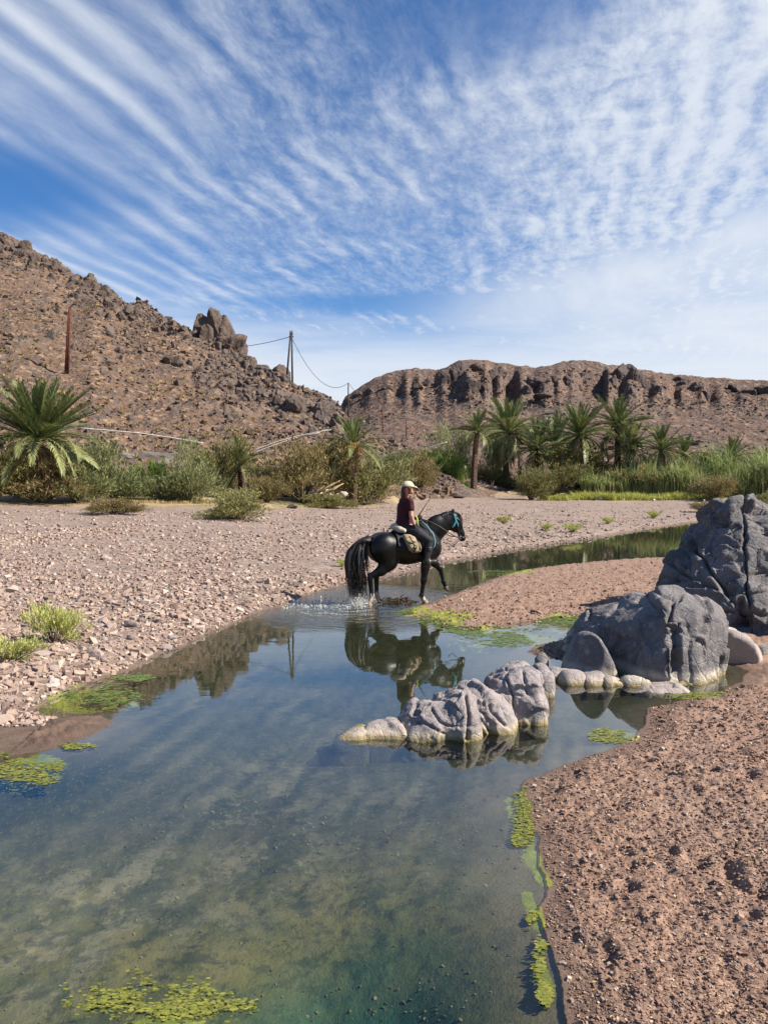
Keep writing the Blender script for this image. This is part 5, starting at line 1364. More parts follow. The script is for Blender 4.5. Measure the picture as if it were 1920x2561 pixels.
# ------------------------------------------------------------------ horse (local: x forward, y left, z up) and rider
HORSE_LOC = (.215, 14.0, -.012); HORSE_ROT = (0, 0, R(18))
NY = -.155
H = [
    # trunk
    ('c', (-.22, 0, 1.06), (.30, 0, 1.035), .285, .285, (1, .94, 1), .06), ('c', (.20, 0, 1.02), (.62, 0, 1.06), .285, .27, (1, .86, 1), .06),
    ('e', (-.26, -.13, 1.06), (.28, .185, .285), .06), ('e', (-.26, .13, 1.06), (.28, .185, .285), .06), ('c', (-.30, 0, 1.22), (-.10, 0, 1.24), .11, .10, (1, 1, 1), .08),
    ('c', (-.36, 0, 1.17), (-.50, 0, 1.17), .12, .07, (1, .8, 1), .05),
    ('c', (.30, 0, 1.22), (.50, 0, 1.34), .12, .10, (1, .6, 1), .10),
    ('c', (.56, -.16, 1.22), (.72, -.15, .96), .14, .13, (1, .6, 1), .06), ('c', (.56, .16, 1.22), (.74, .15, .98), .14, .13, (1, .6, 1), .06),
    ('e', (.78, 0, 1.04), (.13, .19, .17), .07),
    # neck and head
    ('c', (.62, 0, 1.24), (.86, 0, 1.44), .25, .205, (1, .52, 1), .08), ('c', (.84, 0, 1.43), (1.06, 0, 1.575), .205, .145, (1, .50, 1), .06),
    ('c', (1.05, 0, 1.57), (1.15, 0, 1.62), .145, .105, (1, .55, 1), .04),
    ('c', (1.18, 0, 1.635), (1.27, 0, 1.50), .082, .10, (1, .85, 1), .03), ('c', (1.20, 0, 1.455), (1.24, 0, 1.42), .115, .10, (1, .70, 1), .04), ('c', (1.28, 0, 1.50), (1.355, 0, 1.31), .088, .064, (1, .74, 1), .03),
    ('c', (1.355, 0, 1.31), (1.385, 0, 1.205), .060, .062, (1, .85, 1), .03), ('c', (1.335, 0, 1.22), (1.355, 0, 1.185), .036, .034, (1, .9, 1), .02),
    ('c', (1.36, -.040, 1.215), (1.40, -.036, 1.20), .026, .024, (1, 1, 1), .015), ('c', (1.36, .040, 1.215), (1.40, .036, 1.20), .026, .024, (1, 1, 1), .015),
    ('c', (1.265, -.062, 1.565), (1.29, -.064, 1.55), .030, .026, (1, 1, 1), .02), ('c', (1.265, .062, 1.565), (1.29, .064, 1.55), .030, .026, (1, 1, 1), .02),
    # near fore leg, planted
    ('c', (.60, NY, .92), (.545, NY, .66), .125, .085, (1, .8, 1), .05), ('c', (.545, NY, .68), (.515, NY, .43), .083, .056, (1, .9, 1), .03), ('e', (.515, NY, .425), (.060, .054, .07), .03),
    ('c', (.51, NY, .40), (.475, NY, .16), .045, .038, (1, .9, 1), .02), ('e', (.470, NY, .14), (.052, .046, .050), .02), ('c', (.475, NY, .13), (.515, NY, .06), .038, .045, (1, 1, 1), .02),
    # far fore leg, raised
    ('c', (.72, -NY, .95), (.86, -NY, .72), .115, .075, (1, .8, 1), .05), ('c', (.85, -NY, .73), (.965, -NY, .625), .075, .056, (1, .9, 1), .03), ('e', (.975, -NY, .61), (.058, .054, .062), .03),
    ('c', (.985, -NY, .59), (1.045, -NY, .375), .044, .037, (1, .9, 1), .02), ('e', (1.05, -NY, .355), (.050, .045, .048), .02), ('c', (1.05, -NY, .345), (1.085, -NY, .275), .037, .043, (1, 1, 1), .02),
    # near hind leg, pushing off
    ('c', (-.28, NY * .95, 1.03), (-.19, NY, .80), .235, .160, (1, .68, 1), .06), ('c', (-.17, NY, .80), (-.33, NY, .645), .150, .098, (1, .75, 1), .05), ('c', (-.32, NY, .65), (-.525, NY, .555), .092, .058, (1, .8, 1), .04),
    ('c', (-.575, NY, .585), (-.545, NY, .50), .030, .052, (1, .9, 1), .025), ('c', (-.545, NY, .51), (-.520, NY, .22), .050, .040, (1, .85, 1), .02), ('e', (-.515, NY, .19), (.052, .046, .052), .02), ('c', (-.52, NY, .18), (-.545, NY, .09), .038, .044, (1, 1, 1), .02),
    # far hind leg
    ('c', (-.22, -NY * .95, 1.02), (-.06, -NY, .78), .225, .150, (1, .68, 1), .06), ('c', (-.05, -NY, .79), (-.30, -NY, .56), .130, .065, (1, .75, 1), .05),
    ('c', (-.345, -NY, .56), (-.33, -NY, .48), .030, .050, (1, .9, 1), .025), ('c', (-.325, -NY, .50), (-.325, -NY, .18), .050, .040, (1, .85, 1), .02), ('e', (-.32, -NY, .155), (.052, .046, .052), .02), ('c', (-.32, -NY, .145), (-.28, -NY, .065), .038, .044, (1, 1, 1), .02),
    # ears
    ('c', (1.150, -.052, 1.70), (1.155, -.060, 1.800), .030, .007, (1, .8, 1), .012), ('c', (1.145, -.052, 1.72), (1.152, -.058, 1.755), .033, .026, (1, .7, 1), .012),
    ('c', (1.185, .050, 1.70), (1.235, .062, 1.785), .030, .007, (1, .8, 1), .012), ('c', (1.19, .050, 1.715), (1.212, .056, 1.75), .032, .025, (1, .7, 1), .012),
]
def eval_prims(prims, X, Y, Z, k=.03):
    d = None
    for p in prims:
        if p[0] == 'c': e = cone_sd(X, Y, Z, p[1], p[2], p[3], p[4], p[5] if len(p) > 5 else (1, 1, 1)); kk = p[6] if len(p) > 6 else k
        else: e = ell_sd(X, Y, Z, p[1], p[2]); kk = p[3] if len(p) > 3 else k
        d = e if d is None else smin(d, e, kk)
    return d
_ys = np.linspace(-.6, .6, 481)
def snap(x, z, side=-1, off=.008):            # lay a strap point on the skin of the horse
    d = eval_prims(H, np.full(481, x), _ys, np.full(481, z))
    k = np.nonzero(d < 0)[0]
    if not len(k): return (x, side * .03, z)
    return (x, (_ys[k[0]] - off) if side < 0 else (_ys[k[-1]] + off), z)
def coat(t, b):
    p = t.obj(); n = t.noise(p, 5, 4); st = t.noise(p, 90, 3, .6)
    setp(t, b, t.mix(n.step(.4, .7), (.0042, .0038, .004), (.008, .007, .007)), t.noise(p, 9, 4).step(.2, .8) * .14 + .27, t.bump(st * .8 + n, .006, .6), .26)
M['coat'] = material('black_horse_coat', coat)
M['sock'] = simple('pinkish_white_sock', (.62, .48, .38), (.42, .30, .22), 30, .8, .004)
M['hair'] = simple('black_horse_hair', (.012, .010, .010), (.030, .022, .018), 40, .45, .003, .5)
M['hair_brown'] = simple('sunbleached_tail_hair', (.11, .06, .045), (.05, .028, .022), 40, .5, .003, .5)
M['hoof'] = simple('hoof_horn', (.34, .26, .18), (.20, .15, .10), 20, .6, .003)
M['hoof_dark'] = simple('dark_hoof_horn', (.05, .045, .04), (.09, .08, .07), 20, .5, .003)
M['eye'] = simple('dark_eye', (.006, .005, .004), None, rough=.08, spec=.6)
M['black_cloth'] = simple('black_riding_cloth', (.013, .013, .018), (.022, .021, .028), 30, .75, .004)
M['black_leather'] = simple('black_leather', (.015, .013, .012), (.028, .024, .022), 25, .4, .003, .5)
M['brown_leather'] = simple('brown_leather', (.10, .05, .03), (.06, .03, .02), 25, .5, .003)
M['teal'] = simple('teal_webbing', (.05, .30, .33), (.035, .22, .26), 40, .6, .003)
M['teal_pale'] = simple('pale_teal_rope', (.22, .42, .40), (.14, .30, .30), 40, .6, .003)
M['maroon'] = simple('maroon_tshirt', (.060, .008, .016), (.036, .006, .011), 22, .85, .006)
M['skin'] = simple('skin', (.52, .28, .20), (.46, .23, .16), 20, .55, .001)
M['red_hair'] = simple('reddish_brown_hair', (.085, .022, .010), (.04, .011, .006), 35, .5, .006)
M['cap'] = simple('cream_cap', (.62, .54, .40), (.52, .45, .33), 14, .85, .002)
M['cap_dark'] = simple('olive_cap_mesh', (.05, .045, .03), (.03, .028, .02), 30, .8, .002)
M['beige'] = simple('cream_saddle_roll', (.58, .52, .40), (.44, .38, .28), 10, .85, .01)
M['khaki'] = simple('khaki_canvas', (.40, .32, .21), (.26, .20, .12), 12, .9, .01)
M['metal'] = simple('dull_steel', (.45, .44, .42), (.3, .29, .28), 10, .35, .001)
M['lime'] = simple('yellow_green_cord', (.50, .58, .12), (.36, .44, .08), 30, .7, .004)

def horse():
    me = sdf_mesh('horse', H, .0125, mats=(M['coat'], M['sock']))
    n = len(me.polygons); C = np.zeros(n * 3, np.float32); me.polygons.foreach_get('center', C); C = C.reshape(-1, 3)
    top = np.where(C[:, 0] > .2, .115, .205) + .02 * np.sin(C[:, 0] * 90) + .012 * np.sin(C[:, 1] * 130)
    me.polygons.foreach_set('material_index', ((C[:, 2] < top) & ~((C[:, 0] > .8))).astype(np.int32))
    o = link('horse', me, None, HORSE_LOC, HORSE_ROT)
    thing(o, 'black horse with white socks walking through the shallow water, one foreleg raised', 'horse')
    for (x, y, z, pit, m) in ((.53, NY, .045, 0, 'hoof'), (1.10, -NY, .235, .45, 'hoof_dark'), (-.565, NY, .045, .65, 'hoof'), (-.265, -NY, .04, 0, 'hoof')):
        mb = MB(); V, F = [], []
        for i, (zz, r, sh) in enumerate(((-.05, .068, .022), (-.02, .062, .012), (.02, .050, -.006), (.035, .040, -.01))):
            for k in range(12):
                a = 2 * math.pi * k / 12; V.append((sh + r * math.cos(a) * (1.1 if math.cos(a) > 0 else .9), r * .9 * math.sin(a), zz))
        for i in range(3):
            for k in range(12): F.append((i * 12 + k, i * 12 + (k + 1) % 12, i * 12 + 12 + (k + 1) % 12, i * 12 + 12 + k))
        F += [tuple(range(11, -1, -1)), tuple(36 + k for k in range(12))]
        mb.add(V, F); link('hoof', mb.build('hoof', M[m]), o, (x, y, z), (0, pit, 0))
    for s in (-1, 1):
        mb = MB(); e = snap(1.272, 1.562, s, -.008); mb.ball(e, .020); link('eye', mb.build('eye', M['eye']), o)
        mb = MB(); e = snap(1.393, 1.200, s, .0); mb.ball((1.396, e[1] * .8, 1.205), (.012, .008, .014)); link('nostril', mb.build('nostril', M['eye']), o)
    g = np.random.default_rng(4)
    def strands(name, mat, n, f, r, parent=o):
        mb = MB()
        for i in range(n):
            pts, rr = f(i); mb.tube(pts, [r * q for q in rr], 4, False)
        return link(name, mb.build(name, mat), parent)
    def tail(lo, hi, x0, x1):
        def f(i):
            y0 = g.normal(0, .028); w = g.uniform(x0, x1); y2 = g.normal(0, .07); e = g.uniform(lo, hi)
            c = [(-.50 + g.normal(0, .015), y0, 1.205 + g.normal(0, .03)), (-.50 + (w + .50) * .55, y0 * 1.6, 1.205 + .02), (w + g.normal(0, .012), y2 * .8, .98), (w - .01 + g.normal(0, .02), y2, .72),
                 (w + .02 + g.normal(0, .03), y2 * 1.05, .45 + (e - .1) * .4), (w + .04 + g.normal(0, .045), y2 * .9 + g.normal(0, .02), e)]
            P = chaikin(c_xy(c), 1, False) if False else c
            return smooth3(P), None
        return f
    def smooth3(P):
        P = [Vector(p) for p in P]
        for _ in range(2):
            Q = [P[0]]
            for a, b in zip(P[:-1], P[1:]): Q += [a * .75 + b * .25, a * .25 + b * .75]
            P = Q + [P[-1]]
        return P
    def mk(lo, hi, x0, x1):
        f0 = tail(lo, hi, x0, x1)
        def f(i):
            P, _ = f0(i); n = len(P)
            return P, [1 - .85 * (k / (n - 1)) ** 2.2 for k in range(n)]
        return f
    strands('tail', M['hair'], 300, mk(.10, .48, -.94, -.64), .0105)
    strands('tail_fringe', M['hair_brown'], 70, mk(.46, .85, -.72, -.55), .007)
    def mane(i):
        u = g.uniform(0, 1); base = Vector((.60, 0, 1.43)).lerp(Vector((1.16, 0, 1.725)), u); base.z += .05 * math.sin(u * math.pi)
        L = g.uniform(.16, .34); s = 1 if g.uniform() < .8 else -1
        P = smooth3([base, base + Vector((-.01, .045 * s, .022)), base + Vector((-.03, .095 * s, -.06)), base + Vector((-.05 + g.normal(0, .02), .125 * s, -L))])
        if s < 0: P = [p if j < 8 else P[7] + (p - P[7]) * .25 for j, p in enumerate(P)]
        return P, [1 - .8 * k / (len(P) - 1) for k in range(len(P))]
    strands('mane', M['hair'], 130, mane, .014)
    def fore(i):
        a = Vector((1.185, g.normal(0, .022), 1.735)); b = Vector((1.345 + g.normal(0, .02), g.normal(-.01, .04), 1.50 + g.normal(0, .05)))
        P = smooth3([a, a.lerp(b, .35) + Vector((.05, 0, .03)), a.lerp(b, .7) + Vector((.045, 0, .01)), b]); return P, [1 - .8 * k / (len(P) - 1) for k in range(len(P))]
    strands('forelock', M['hair_brown'], 26, fore, .010)
    return o
horse()

def world_frame(name, label, cat):
    return thing(link(name, None, None, HORSE_LOC, HORSE_ROT), label, cat)
def strap(name, xz, width, mat, parent, side=-1, off=.008, thick=.006, dens=4):
    P = []
    for (a, b) in zip(xz[:-1], xz[1:]):
        for u in np.linspace(0, 1, dens + 1)[:-1]: P.append(snap(a[0] + (b[0] - a[0]) * u, a[1] + (b[1] - a[1]) * u, side, off))
    P.append(snap(*xz[-1], side, off))
    P = [Vector(p) for p in P]; W_ = []
    for i in range(len(P)):
        d = (P[min(i + 1, len(P) - 1)] - P[max(i - 1, 0)]).normalized(); W_.append(tuple(d.cross(Vector((0, -1, .15)))))
    mb = MB(); mb.ribbon(P, width, W_, thick); return link(name, mb.build(name, mat, False), parent)
# bridle
br = world_frame('bridle', 'teal and black bridle with brown reins on the black horse', 'bridle')
for s in (-1, 1):
    strap('cheek_strap', [(1.165, 1.70), (1.195, 1.62), (1.215, 1.55)], .030, M['teal'], br, s, .010)
    strap('cheek_strap', [(1.215, 1.55), (1.245, 1.46), (1.300, 1.30), (1.325, 1.235)], .018, M['black_leather'], br, s, .009)
    strap('jaw_strap', [(1.215, 1.55), (1.165, 1.46), (1.135, 1.43)], .026, M['teal'], br, s, .010)
    strap('jaw_strap', [(1.215, 1.55), (1.245, 1.50), (1.255, 1.44)], .020, M['teal'], br, s, .010)
    strap('browband', [(1.18, 1.665), (1.23, 1.665)], .022, M['teal'], br, s, .010)
    strap('noseband', [(1.275, 1.33), (1.345, 1.36)], .018, M['black_leather'], br, s, .009)
    q = snap(1.325, 1.225, s, .012); mb = MB()
    ring = [(q[0] + .026 * math.cos(a), q[1], q[2] + .026 * math.sin(a)) for a in np.linspace(0, 2 * math.pi, 13)]
    mb.tube(ring, .005, 5, False); link('bit_ring', mb.build('bit_ring', M['metal']), br)
    mb = MB(); mb.tube([q, (1.20, s * .13, 1.24), (1.02, s * .17, 1.33), (.82, s * .18, 1.46), (.62, s * .12, 1.56), (.50, s * .05, 1.60)], .009, 5)
    link('rein', mb.build('rein', M['brown_leather']), br)
mb = MB(); mb.tube([snap(1.315, 1.20, -1), (1.24, -.05, 1.12), (1.16, -.03, 1.06), (1.08, 0, 1.12)], .008, 5); link('lead_strap', mb.build('lead_strap', M['black_leather']), br)
# saddle
sa = world_frame('saddle', 'black riding saddle with a cream roll behind the seat', 'saddle')
def shell(name, mat, x0, x1, zlo, parent, off=.015, n=14, m=20, thick=.018):
    """cloth that lies over the back of the horse down to height zlo on both sides"""
    xs = np.linspace(x0, x1, n); V = []
    ang = np.linspace(-1, 1, m)
    X, Y, Z = grid_xyz((x0 - .04, -.46, zlo - .06), (x1 + .04, .46, 1.56), .02)
    d = eval_prims(H, X, Y, Z)
    d = np.abs(d - off) - thick * .5
    d = np.maximum(d, np.maximum(x0 - X, X - x1)); d = np.maximum(d, zlo + .08 * ((X - (x0 + x1) / 2) / (x1 - x0) * 2) ** 2 - Z)
    V, Q = surface_nets(d, (x0 - .04, -.46, zlo - .06), .02)
    return link(name, mesh_from(name, V, Q, [mat]), parent)
shell('saddle_pad', M['black_cloth'], -.06, .62, 1.02, sa, .022, thick=.03)
link('seat', sdf_mesh('seat', [('c', (.06, 0, 1.385), (.40, 0, 1.40), .075, .06, (1, 1.7, 1), .04), ('c', (.42, 0, 1.43), (.47, 0, 1.52), .05, .035, (1, 1.5, 1), .05), ('c', (.02, -.10, 1.42), (.02, .10, 1.42), .05, .05, (1, 1, 1), .05)], .014, mats=(M['black_leather'],)), sa)
link('cantle_roll', sdf_mesh('cantle_roll', [('c', (.035, -.15, 1.405), (-.02, -.04, 1.455), .055, .062), ('c', (-.02, -.04, 1.455), (-.02, .10, 1.45), .062, .055), ('c', (.10, -.205, 1.385), (.03, -.15, 1.41), .045, .056)], .012, k=.03, mats=(M['beige'],)), sa)
for s in (-1, 1):
    strap('girth', [(.50, 1.05), (.50, .95), (.505, .86), (.51, .80), (.51, .77)], .07, M['black_cloth'], sa, s, .010)
    strap('breast_strap', [(.56, 1.28), (.68, 1.18), (.80, 1.10), (.86, 1.04)], .022, M['black_leather'], sa, s, .010)
    strap('stirrup_leather', [(.44, 1.22), (.48, 1.05), (.52, .90)], .022, M['black_leather'], sa, s, .045)
    mb = MB(); y = s * .335
    mb.tube([(.545, y - .055, .775), (.545, y - .055, .83), (.54, y - .03, .885), (.54, y, .90), (.54, y + .03, .885), (.545, y + .055, .83), (.545, y + .055, .775)], .008, 5); mb.tube([(.545, y - .055, .775), (.545, y + .055, .775)], .012, 5)
    link('stirrup', mb.build('stirrup', M['metal']), sa)
mb = MB(); mb.tube([(.50, -.10, 1.55), (.56, -.20, 1.47), (.64, -.29, 1.34), (.68, -.33, 1.20), (.66, -.35, 1.10), (.61, -.35, 1.04)], .010, 6)
thing(link('rope', mb.build('rope', M['teal_pale']), None, HORSE_LOC, HORSE_ROT), 'pale teal rope hanging in a loop over the knee of the rider', 'rope')
# saddle bag
sb = world_frame('saddle_bag', 'khaki canvas saddle bag hanging behind the leg of the rider', 'bag')
def pouch(name, outline, th, mat, off, parent):
    P = chaikin(outline, 1); c = np.mean(np.array(P), 0); V, F = [], []; n = len(P)
    rows = ((1.0, 0), (1.02, .35), (.98, .75), (.86, 1.0), (.5, 1.06))
    for s, d in rows:
        for (x, z) in P:
            xx, zz = c[0] + (x - c[0]) * s, c[1] + (z - c[1]) * s
            yb = snap(xx, zz, -1, off)[1]; yb = min(yb, -.26)
            V.append((xx, yb - th * d, zz))
    for i in range(len(rows) - 1):
        for k in range(n): F.append((i * n + k, i * n + (k + 1) % n, (i + 1) * n + (k + 1) % n, (i + 1) * n + k))
    F.append(tuple((len(rows) - 1) * n + k for k in range(n))); F.append(tuple(range(n - 1, -1, -1)))
    mb = MB(); mb.add(V, F); return link(name, mb.build(name, mat), parent)
pouch('pouch', [(.03, 1.33), (.24, 1.31), (.37, 1.17), (.40, 1.06), (.37, .975), (.17, .985), (.10, 1.15)], .085, M['khaki'], .035, sb)
pouch('flap', [(.045, 1.32), (.22, 1.305), (.31, 1.20), (.20, 1.16), (.12, 1.17)], .022, M['khaki'], .135, sb)
pouch('pocket', [(.19, 1.10), (.35, 1.10), (.365, 1.00), (.19, 1.00)], .030, M['khaki'], .120, sb)
for xz in ([(.13, 1.30), (.20, 1.17), (.25, 1.03)], [(.26, 1.26), (.33, 1.14), (.35, 1.03)]):
    mb = MB(); P = [(x, min(snap(x, z, -1)[1], -.26) - .155, z) for x, z in xz]; mb.ribbon(P, .018, (1, 0, .3), .008); link('strap', mb.build('strap', M['black_cloth'], False), sb)
mb = MB(); P = [(.20, -.44, 1.08), (.235, -.465, 1.06), (.26, -.46, 1.10), (.225, -.46, 1.03), (.20, -.45, 1.0)]; mb.tube(P, .012, 5); link('tie_cord', mb.build('tie_cord', M['black_cloth']), sb)

# rider
LEG = lambda s: [('c', (.18, s * .10, 1.44), (.36, s * .235, 1.345), .105, .092), ('c', (.36, s * .235, 1.345), (.575, s * .30, 1.195), .092, .066, (1, 1, 1), .03), ('c', (.575, s * .30, 1.19), (.545, s * .325, 1.03), .062, .062, (1, 1, 1), .02), ('c', (.545, s * .325, 1.03), (.505, s * .335, .84), .060, .040, (1, 1, 1), .02)]
FOOT = lambda s: [('c', (.49, s * .335, .825), (.52, s * .34, .80), .042, .042), ('c', (.50, s * .34, .795), (.66, s * .35, .805), .036, .030, (1, 1, 1), .02)]
ARM_R = [('c', (.225, -.185, 1.915), (.235, -.235, 1.66), .052, .040), ('c', (.235, -.235, 1.66), (.30, -.265, 1.445), .041, .027)]
ARM_L = [('c', (.225, .185, 1.915), (.27, .25, 1.68), .050, .040), ('c', (.27, .25, 1.68), (.43, .10, 1.60), .040, .027)]
TOR = [('e', (.16, 0, 1.46), (.145, .175, .12)), ('c', (.165, 0, 1.50), (.195, 0, 1.82), .122, .128, (1, 1.32, 1), .05), ('e', (.215, 0, 1.80), (.135, .178, .17), .04), ('c', (.205, -.155, 1.935), (.205, .155, 1.935), .055, .055, (1, 1, 1), .05)]
HEAD = [('c', (.205, 0, 1.97), (.235, 0, 2.09), .050, .046, (1, 1, 1), .03), ('e', (.255, 0, 2.185), (.100, .077, .112), .02), ('c', (.30, 0, 2.13), (.325, 0, 2.10), .050, .034, (1, .9, 1), .03), ('c', (.345, 0, 2.19), (.365, 0, 2.16), .012, .015, (1, 1, 1), .012),
        ('c', (.335, 0, 2.125), (.346, 0, 2.125), .018, .012, (1, 1.4, 1), .01), ('e', (.255, -.077, 2.17), (.022, .012, .033), .006), ('e', (.255, .077, 2.17), (.022, .012, .033), .006)]
def hand(w, d, s):
    """palm, four bent fingers of unequal length and a thumb; w wrist, d unit direction, s side of the thumb"""
    w, d = Vector(w), Vector(d).normalized(); acr = d.cross(Vector((0, 1, 0))).normalized() * s; nrm = d.cross(acr).normalized() * -s
    P = [('c', tuple(w), tuple(w + d * .075), .024, .030, (1, .8, 1), .012)]
    for i, (o_, L) in enumerate(((.027, .066), (.009, .076), (-.009, .070), (-.026, .054))):
        a = w + d * .080 + acr * o_; b = a + d * L * .5 + nrm * L * .22; c = b + d * L * .22 + nrm * L * .40
        P += [('c', tuple(a), tuple(b), .0092, .0085, (1, 1, 1), .006), ('c', tuple(b), tuple(c), .0085, .0072, (1, 1, 1), .005)]
    t0 = w + d * .030 + acr * .022; t1 = t0 + d * .030 + acr * .030 + nrm * .012; t2 = t1 + d * .028 + nrm * .018
    P += [('c', tuple(t0), tuple(t1), .012, .010, (1, 1, 1), .008), ('c', tuple(t1), tuple(t2), .010, .008, (1, 1, 1), .005)]
    return P
HAND_R = hand((.30, -.265, 1.445), (.35, -.18, -.95), 1); HAND_L = hand((.43, .10, 1.60), (.75, -.55, .25), -1)
def rider():
    body = sdf_mesh('person', TOR + HEAD + ARM_R + ARM_L + HAND_R + HAND_L + LEG(-1) + LEG(1) + FOOT(-1) + FOOT(1), .0095, .02, (M['skin'],))
    o = link('person', body, None, HORSE_LOC, HORSE_ROT)
    thing(o, 'rider in maroon t-shirt, black breeches and cream cap sitting on the black horse', 'person')
    folds = lambda a: (lambda V: V + a * np.stack([fbm(V[:, 0] * 9, V[:, 1] * 9, V[:, 2] * 14, 1, 3, .5, 5), fbm(V[:, 0] * 9, V[:, 1] * 9, V[:, 2] * 14, 1, 3, .5, 6), 0 * V[:, 0]], 1))
    sl = [('c', (.225, s * .175, 1.925), (.232, s * .21, 1.80), .058, .056, (1, 1, 1), .03) for s in (-1, 1)]
    link('tshirt', sdf_mesh('tshirt', TOR + sl + [('c', (.205, 0, 1.95), (.21, 0, 2.0), .075, .058, (1, 1.1, 1), .03)], .0105, .03, (M['maroon'],), cut=lambda X, Y, Z: np.maximum(1.425 + .02 * np.sin(X * 30) - Z, Z - 2.005 - (X - .2) * -.25), inflate=.014, post=folds(.008)), o)
    link('breeches', sdf_mesh('breeches', [('e', (.16, 0, 1.46), (.145, .175, .12))] + LEG(-1) + LEG(1), .0105, .03, (M['black_cloth'],), cut=lambda X, Y, Z: np.maximum(Z - 1.49, .98 - Z), inflate=.010, post=folds(.006)), o)
    for s in (-1, 1):
        link('boot', sdf_mesh('boot', [('c', (.55, s * .325, 1.06), (.505, s * .335, .84), .064, .045)] + FOOT(s), .0105, .02, (M['black_leather'],), cut=lambda X, Y, Z: Z - 1.08, inflate=.010), o)
    link('glove', sdf_mesh('glove', HAND_R + [('c', (.285, -.258, 1.49), (.30, -.265, 1.445), .030, .026)], .0048, .01, (M['black_cloth'],), inflate=.003), o)
    link('glove', sdf_mesh('glove', HAND_L + [('c', (.40, .13, 1.61), (.43, .10, 1.60), .030, .026)], .0048, .01, (M['black_cloth'],), inflate=.003), o)
    link('hair', sdf_mesh('hair', [('e', (.235, 0, 2.185), (.108, .088, .108)), ('c', (.185, -.02, 2.13), (.165, -.03, 2.03), .060, .050), ('c', (.19, .02, 2.12), (.175, .02, 2.0), .070, .058), ('c', (.19, -.03, 2.12), (.18, -.04, 2.0), .070, .055), ('c', (.165, -.03, 2.03), (.175, -.045, 1.955), .045, .016), ('c', (.255, -.075, 2.17), (.265, -.07, 2.08), .026, .014)], .009, .025, (M['red_hair'],),
         cut=lambda X, Y, Z: np.maximum(X - .295 - (Z < 2.1) * 0, -(Z - 1.94)), post=folds(.010)), o)
    link('cap', sdf_mesh('cap', [('e', (.25, 0, 2.215), (.122, .100, .105))], .009, mats=(M['cap'],), cut=lambda X, Y, Z: 2.208 + (X - .25) * -.05 - Z), o)
    link('cap_band', sdf_mesh('cap_band', [('e', (.245, 0, 2.205), (.116, .097, .095))], .009, mats=(M['cap_dark'],), cut=lambda X, Y, Z: np.maximum(np.abs(Z - 2.195) - .018, X - .27)), o)
    link('cap_brim', sdf_mesh('cap_brim', [('c', (.335, -.03, 2.212), (.385, -.015, 2.195), .19, .13, (.25, .25, .06)), ('c', (.335, .03, 2.212), (.385, .015, 2.195), .19, .13, (.25, .25, .06))], .007, mats=(M['cap'],)), o)
    mb = MB()
    for s in (-1, 1): mb.ball((.338, s * .030, 2.185), .011)
    link('eyes', mb.build('eyes', M['eye']), o)
    return o
rider()
mb = MB(); mb.tube([(.44, .06, 1.585), (.50, .03, 1.68), (.66, -.03, 1.94)], [.016, .013, .008], 6)
cr = thing(link('riding_crop', mb.build('riding_crop', M['brown_leather']), None, HORSE_LOC, HORSE_ROT), 'brown riding crop held upright in the left hand of the rider', 'riding crop')
mb = MB(); mb.ribbon([(.66, -.03, 1.94), (.69, -.045, 1.99)], .022, (0, 1, 0), .008); link('tip', mb.build('tip', M['black_leather']), cr)
mb = MB(); mb.tube([(.36, -.13, 1.66), (.39, -.14, 1.60), (.385, -.15, 1.52), (.41, -.16, 1.46)], [.014, .020, .020, .012], 6)
thing(link('cord', mb.build('cord', M['lime']), None, HORSE_LOC, HORSE_ROT), 'yellow green cord hanging in front of the rider above the saddle', 'cord')

# ------------------------------------------------------------------ splash, drift wood, floating algae
def splash():
    g = np.random.default_rng(6); n = 650
    c = np.array([*flat(778, 1307)]); V0, F0 = ICO[1]
    r = np.abs(g.normal(0, .17, n)); a = g.uniform(0, 6.28, n)
    P = np.stack([c[0] + r * np.cos(a) * 1.1, c[1] + r * np.sin(a) * .8, np.abs(g.normal(0, .085, n)) * np.clip(1.3 - r * 2, .1, 1)], 1)
    s = np.clip(g.lognormal(-5.4, .5, n), .0025, .010)
    V, F = soup(n, V0, F0, P, s, g, .1, (.6, 1.1))
    m = bpy.data.materials.new('splash_drops'); m.use_nodes = True; b = m.node_tree.nodes['Principled BSDF']
    b.inputs['Base Color'].default_value = (.82, .80, .72, 1); b.inputs['Roughness'].default_value = .15; b.inputs['Alpha'].default_value = .75
    kind(link('water_splash', mesh_from('water_splash', V, F, [m])), 'stuff', 'white splash of drops round the hind hooves of the horse')
    n = 700; x = g.uniform(610, 800, n); y = 1305 + g.normal(0, 5, n) + (800 - x) * .01
    X, Y = flat(x, y)
    V, F = soup(n, V0, F0, np.stack([X, Y, 0 * X + .004], 1), np.clip(g.lognormal(-4.8, .5, n), .003, .02), g, .1, (.25, .4))
    kind(link('water_foam', mesh_from('water_foam', V, F, [m])), 'stuff', 'line of foam and broken ripples trailing behind the horse')
splash()
def twigs(name, label, c, w, hgt, n, seed, mat):
    g = np.random.default_rng(seed); root = thing(link(name, None, None, (c[0], c[1], -.03)), label, 'driftwood'); mb = MB()
    for i in range(n):
        a = Vector((g.uniform(-w, w), g.normal(0, .12), .0)); d = Vector((g.normal(.5, .7), g.normal(0, .4), abs(g.normal(0, .55)))).normalized() * g.uniform(.12, .34)
        h = hgt * (1 - abs(a.x) / w * .7); m = a + d * .5 + Vector((g.normal(0, .02), 0, .03)); e = a + d; e.z = min(e.z, h); m.z = min(m.z, h)
        mb.tube([a, m, e], [.010, .008, .003], 4, False)
    link('twigs', mb.build('twigs', mat), root)
    mb = MB(); mb.tube([(-w * .3, 0, .02), (.1 * w, 0, hgt * .55), (w * .8, 0, hgt * .75), (w * 1.2, .02, hgt * 1.05)], [.016, .014, .010, .005], 5); link('branch', mb.build('branch', M['twig']), root)
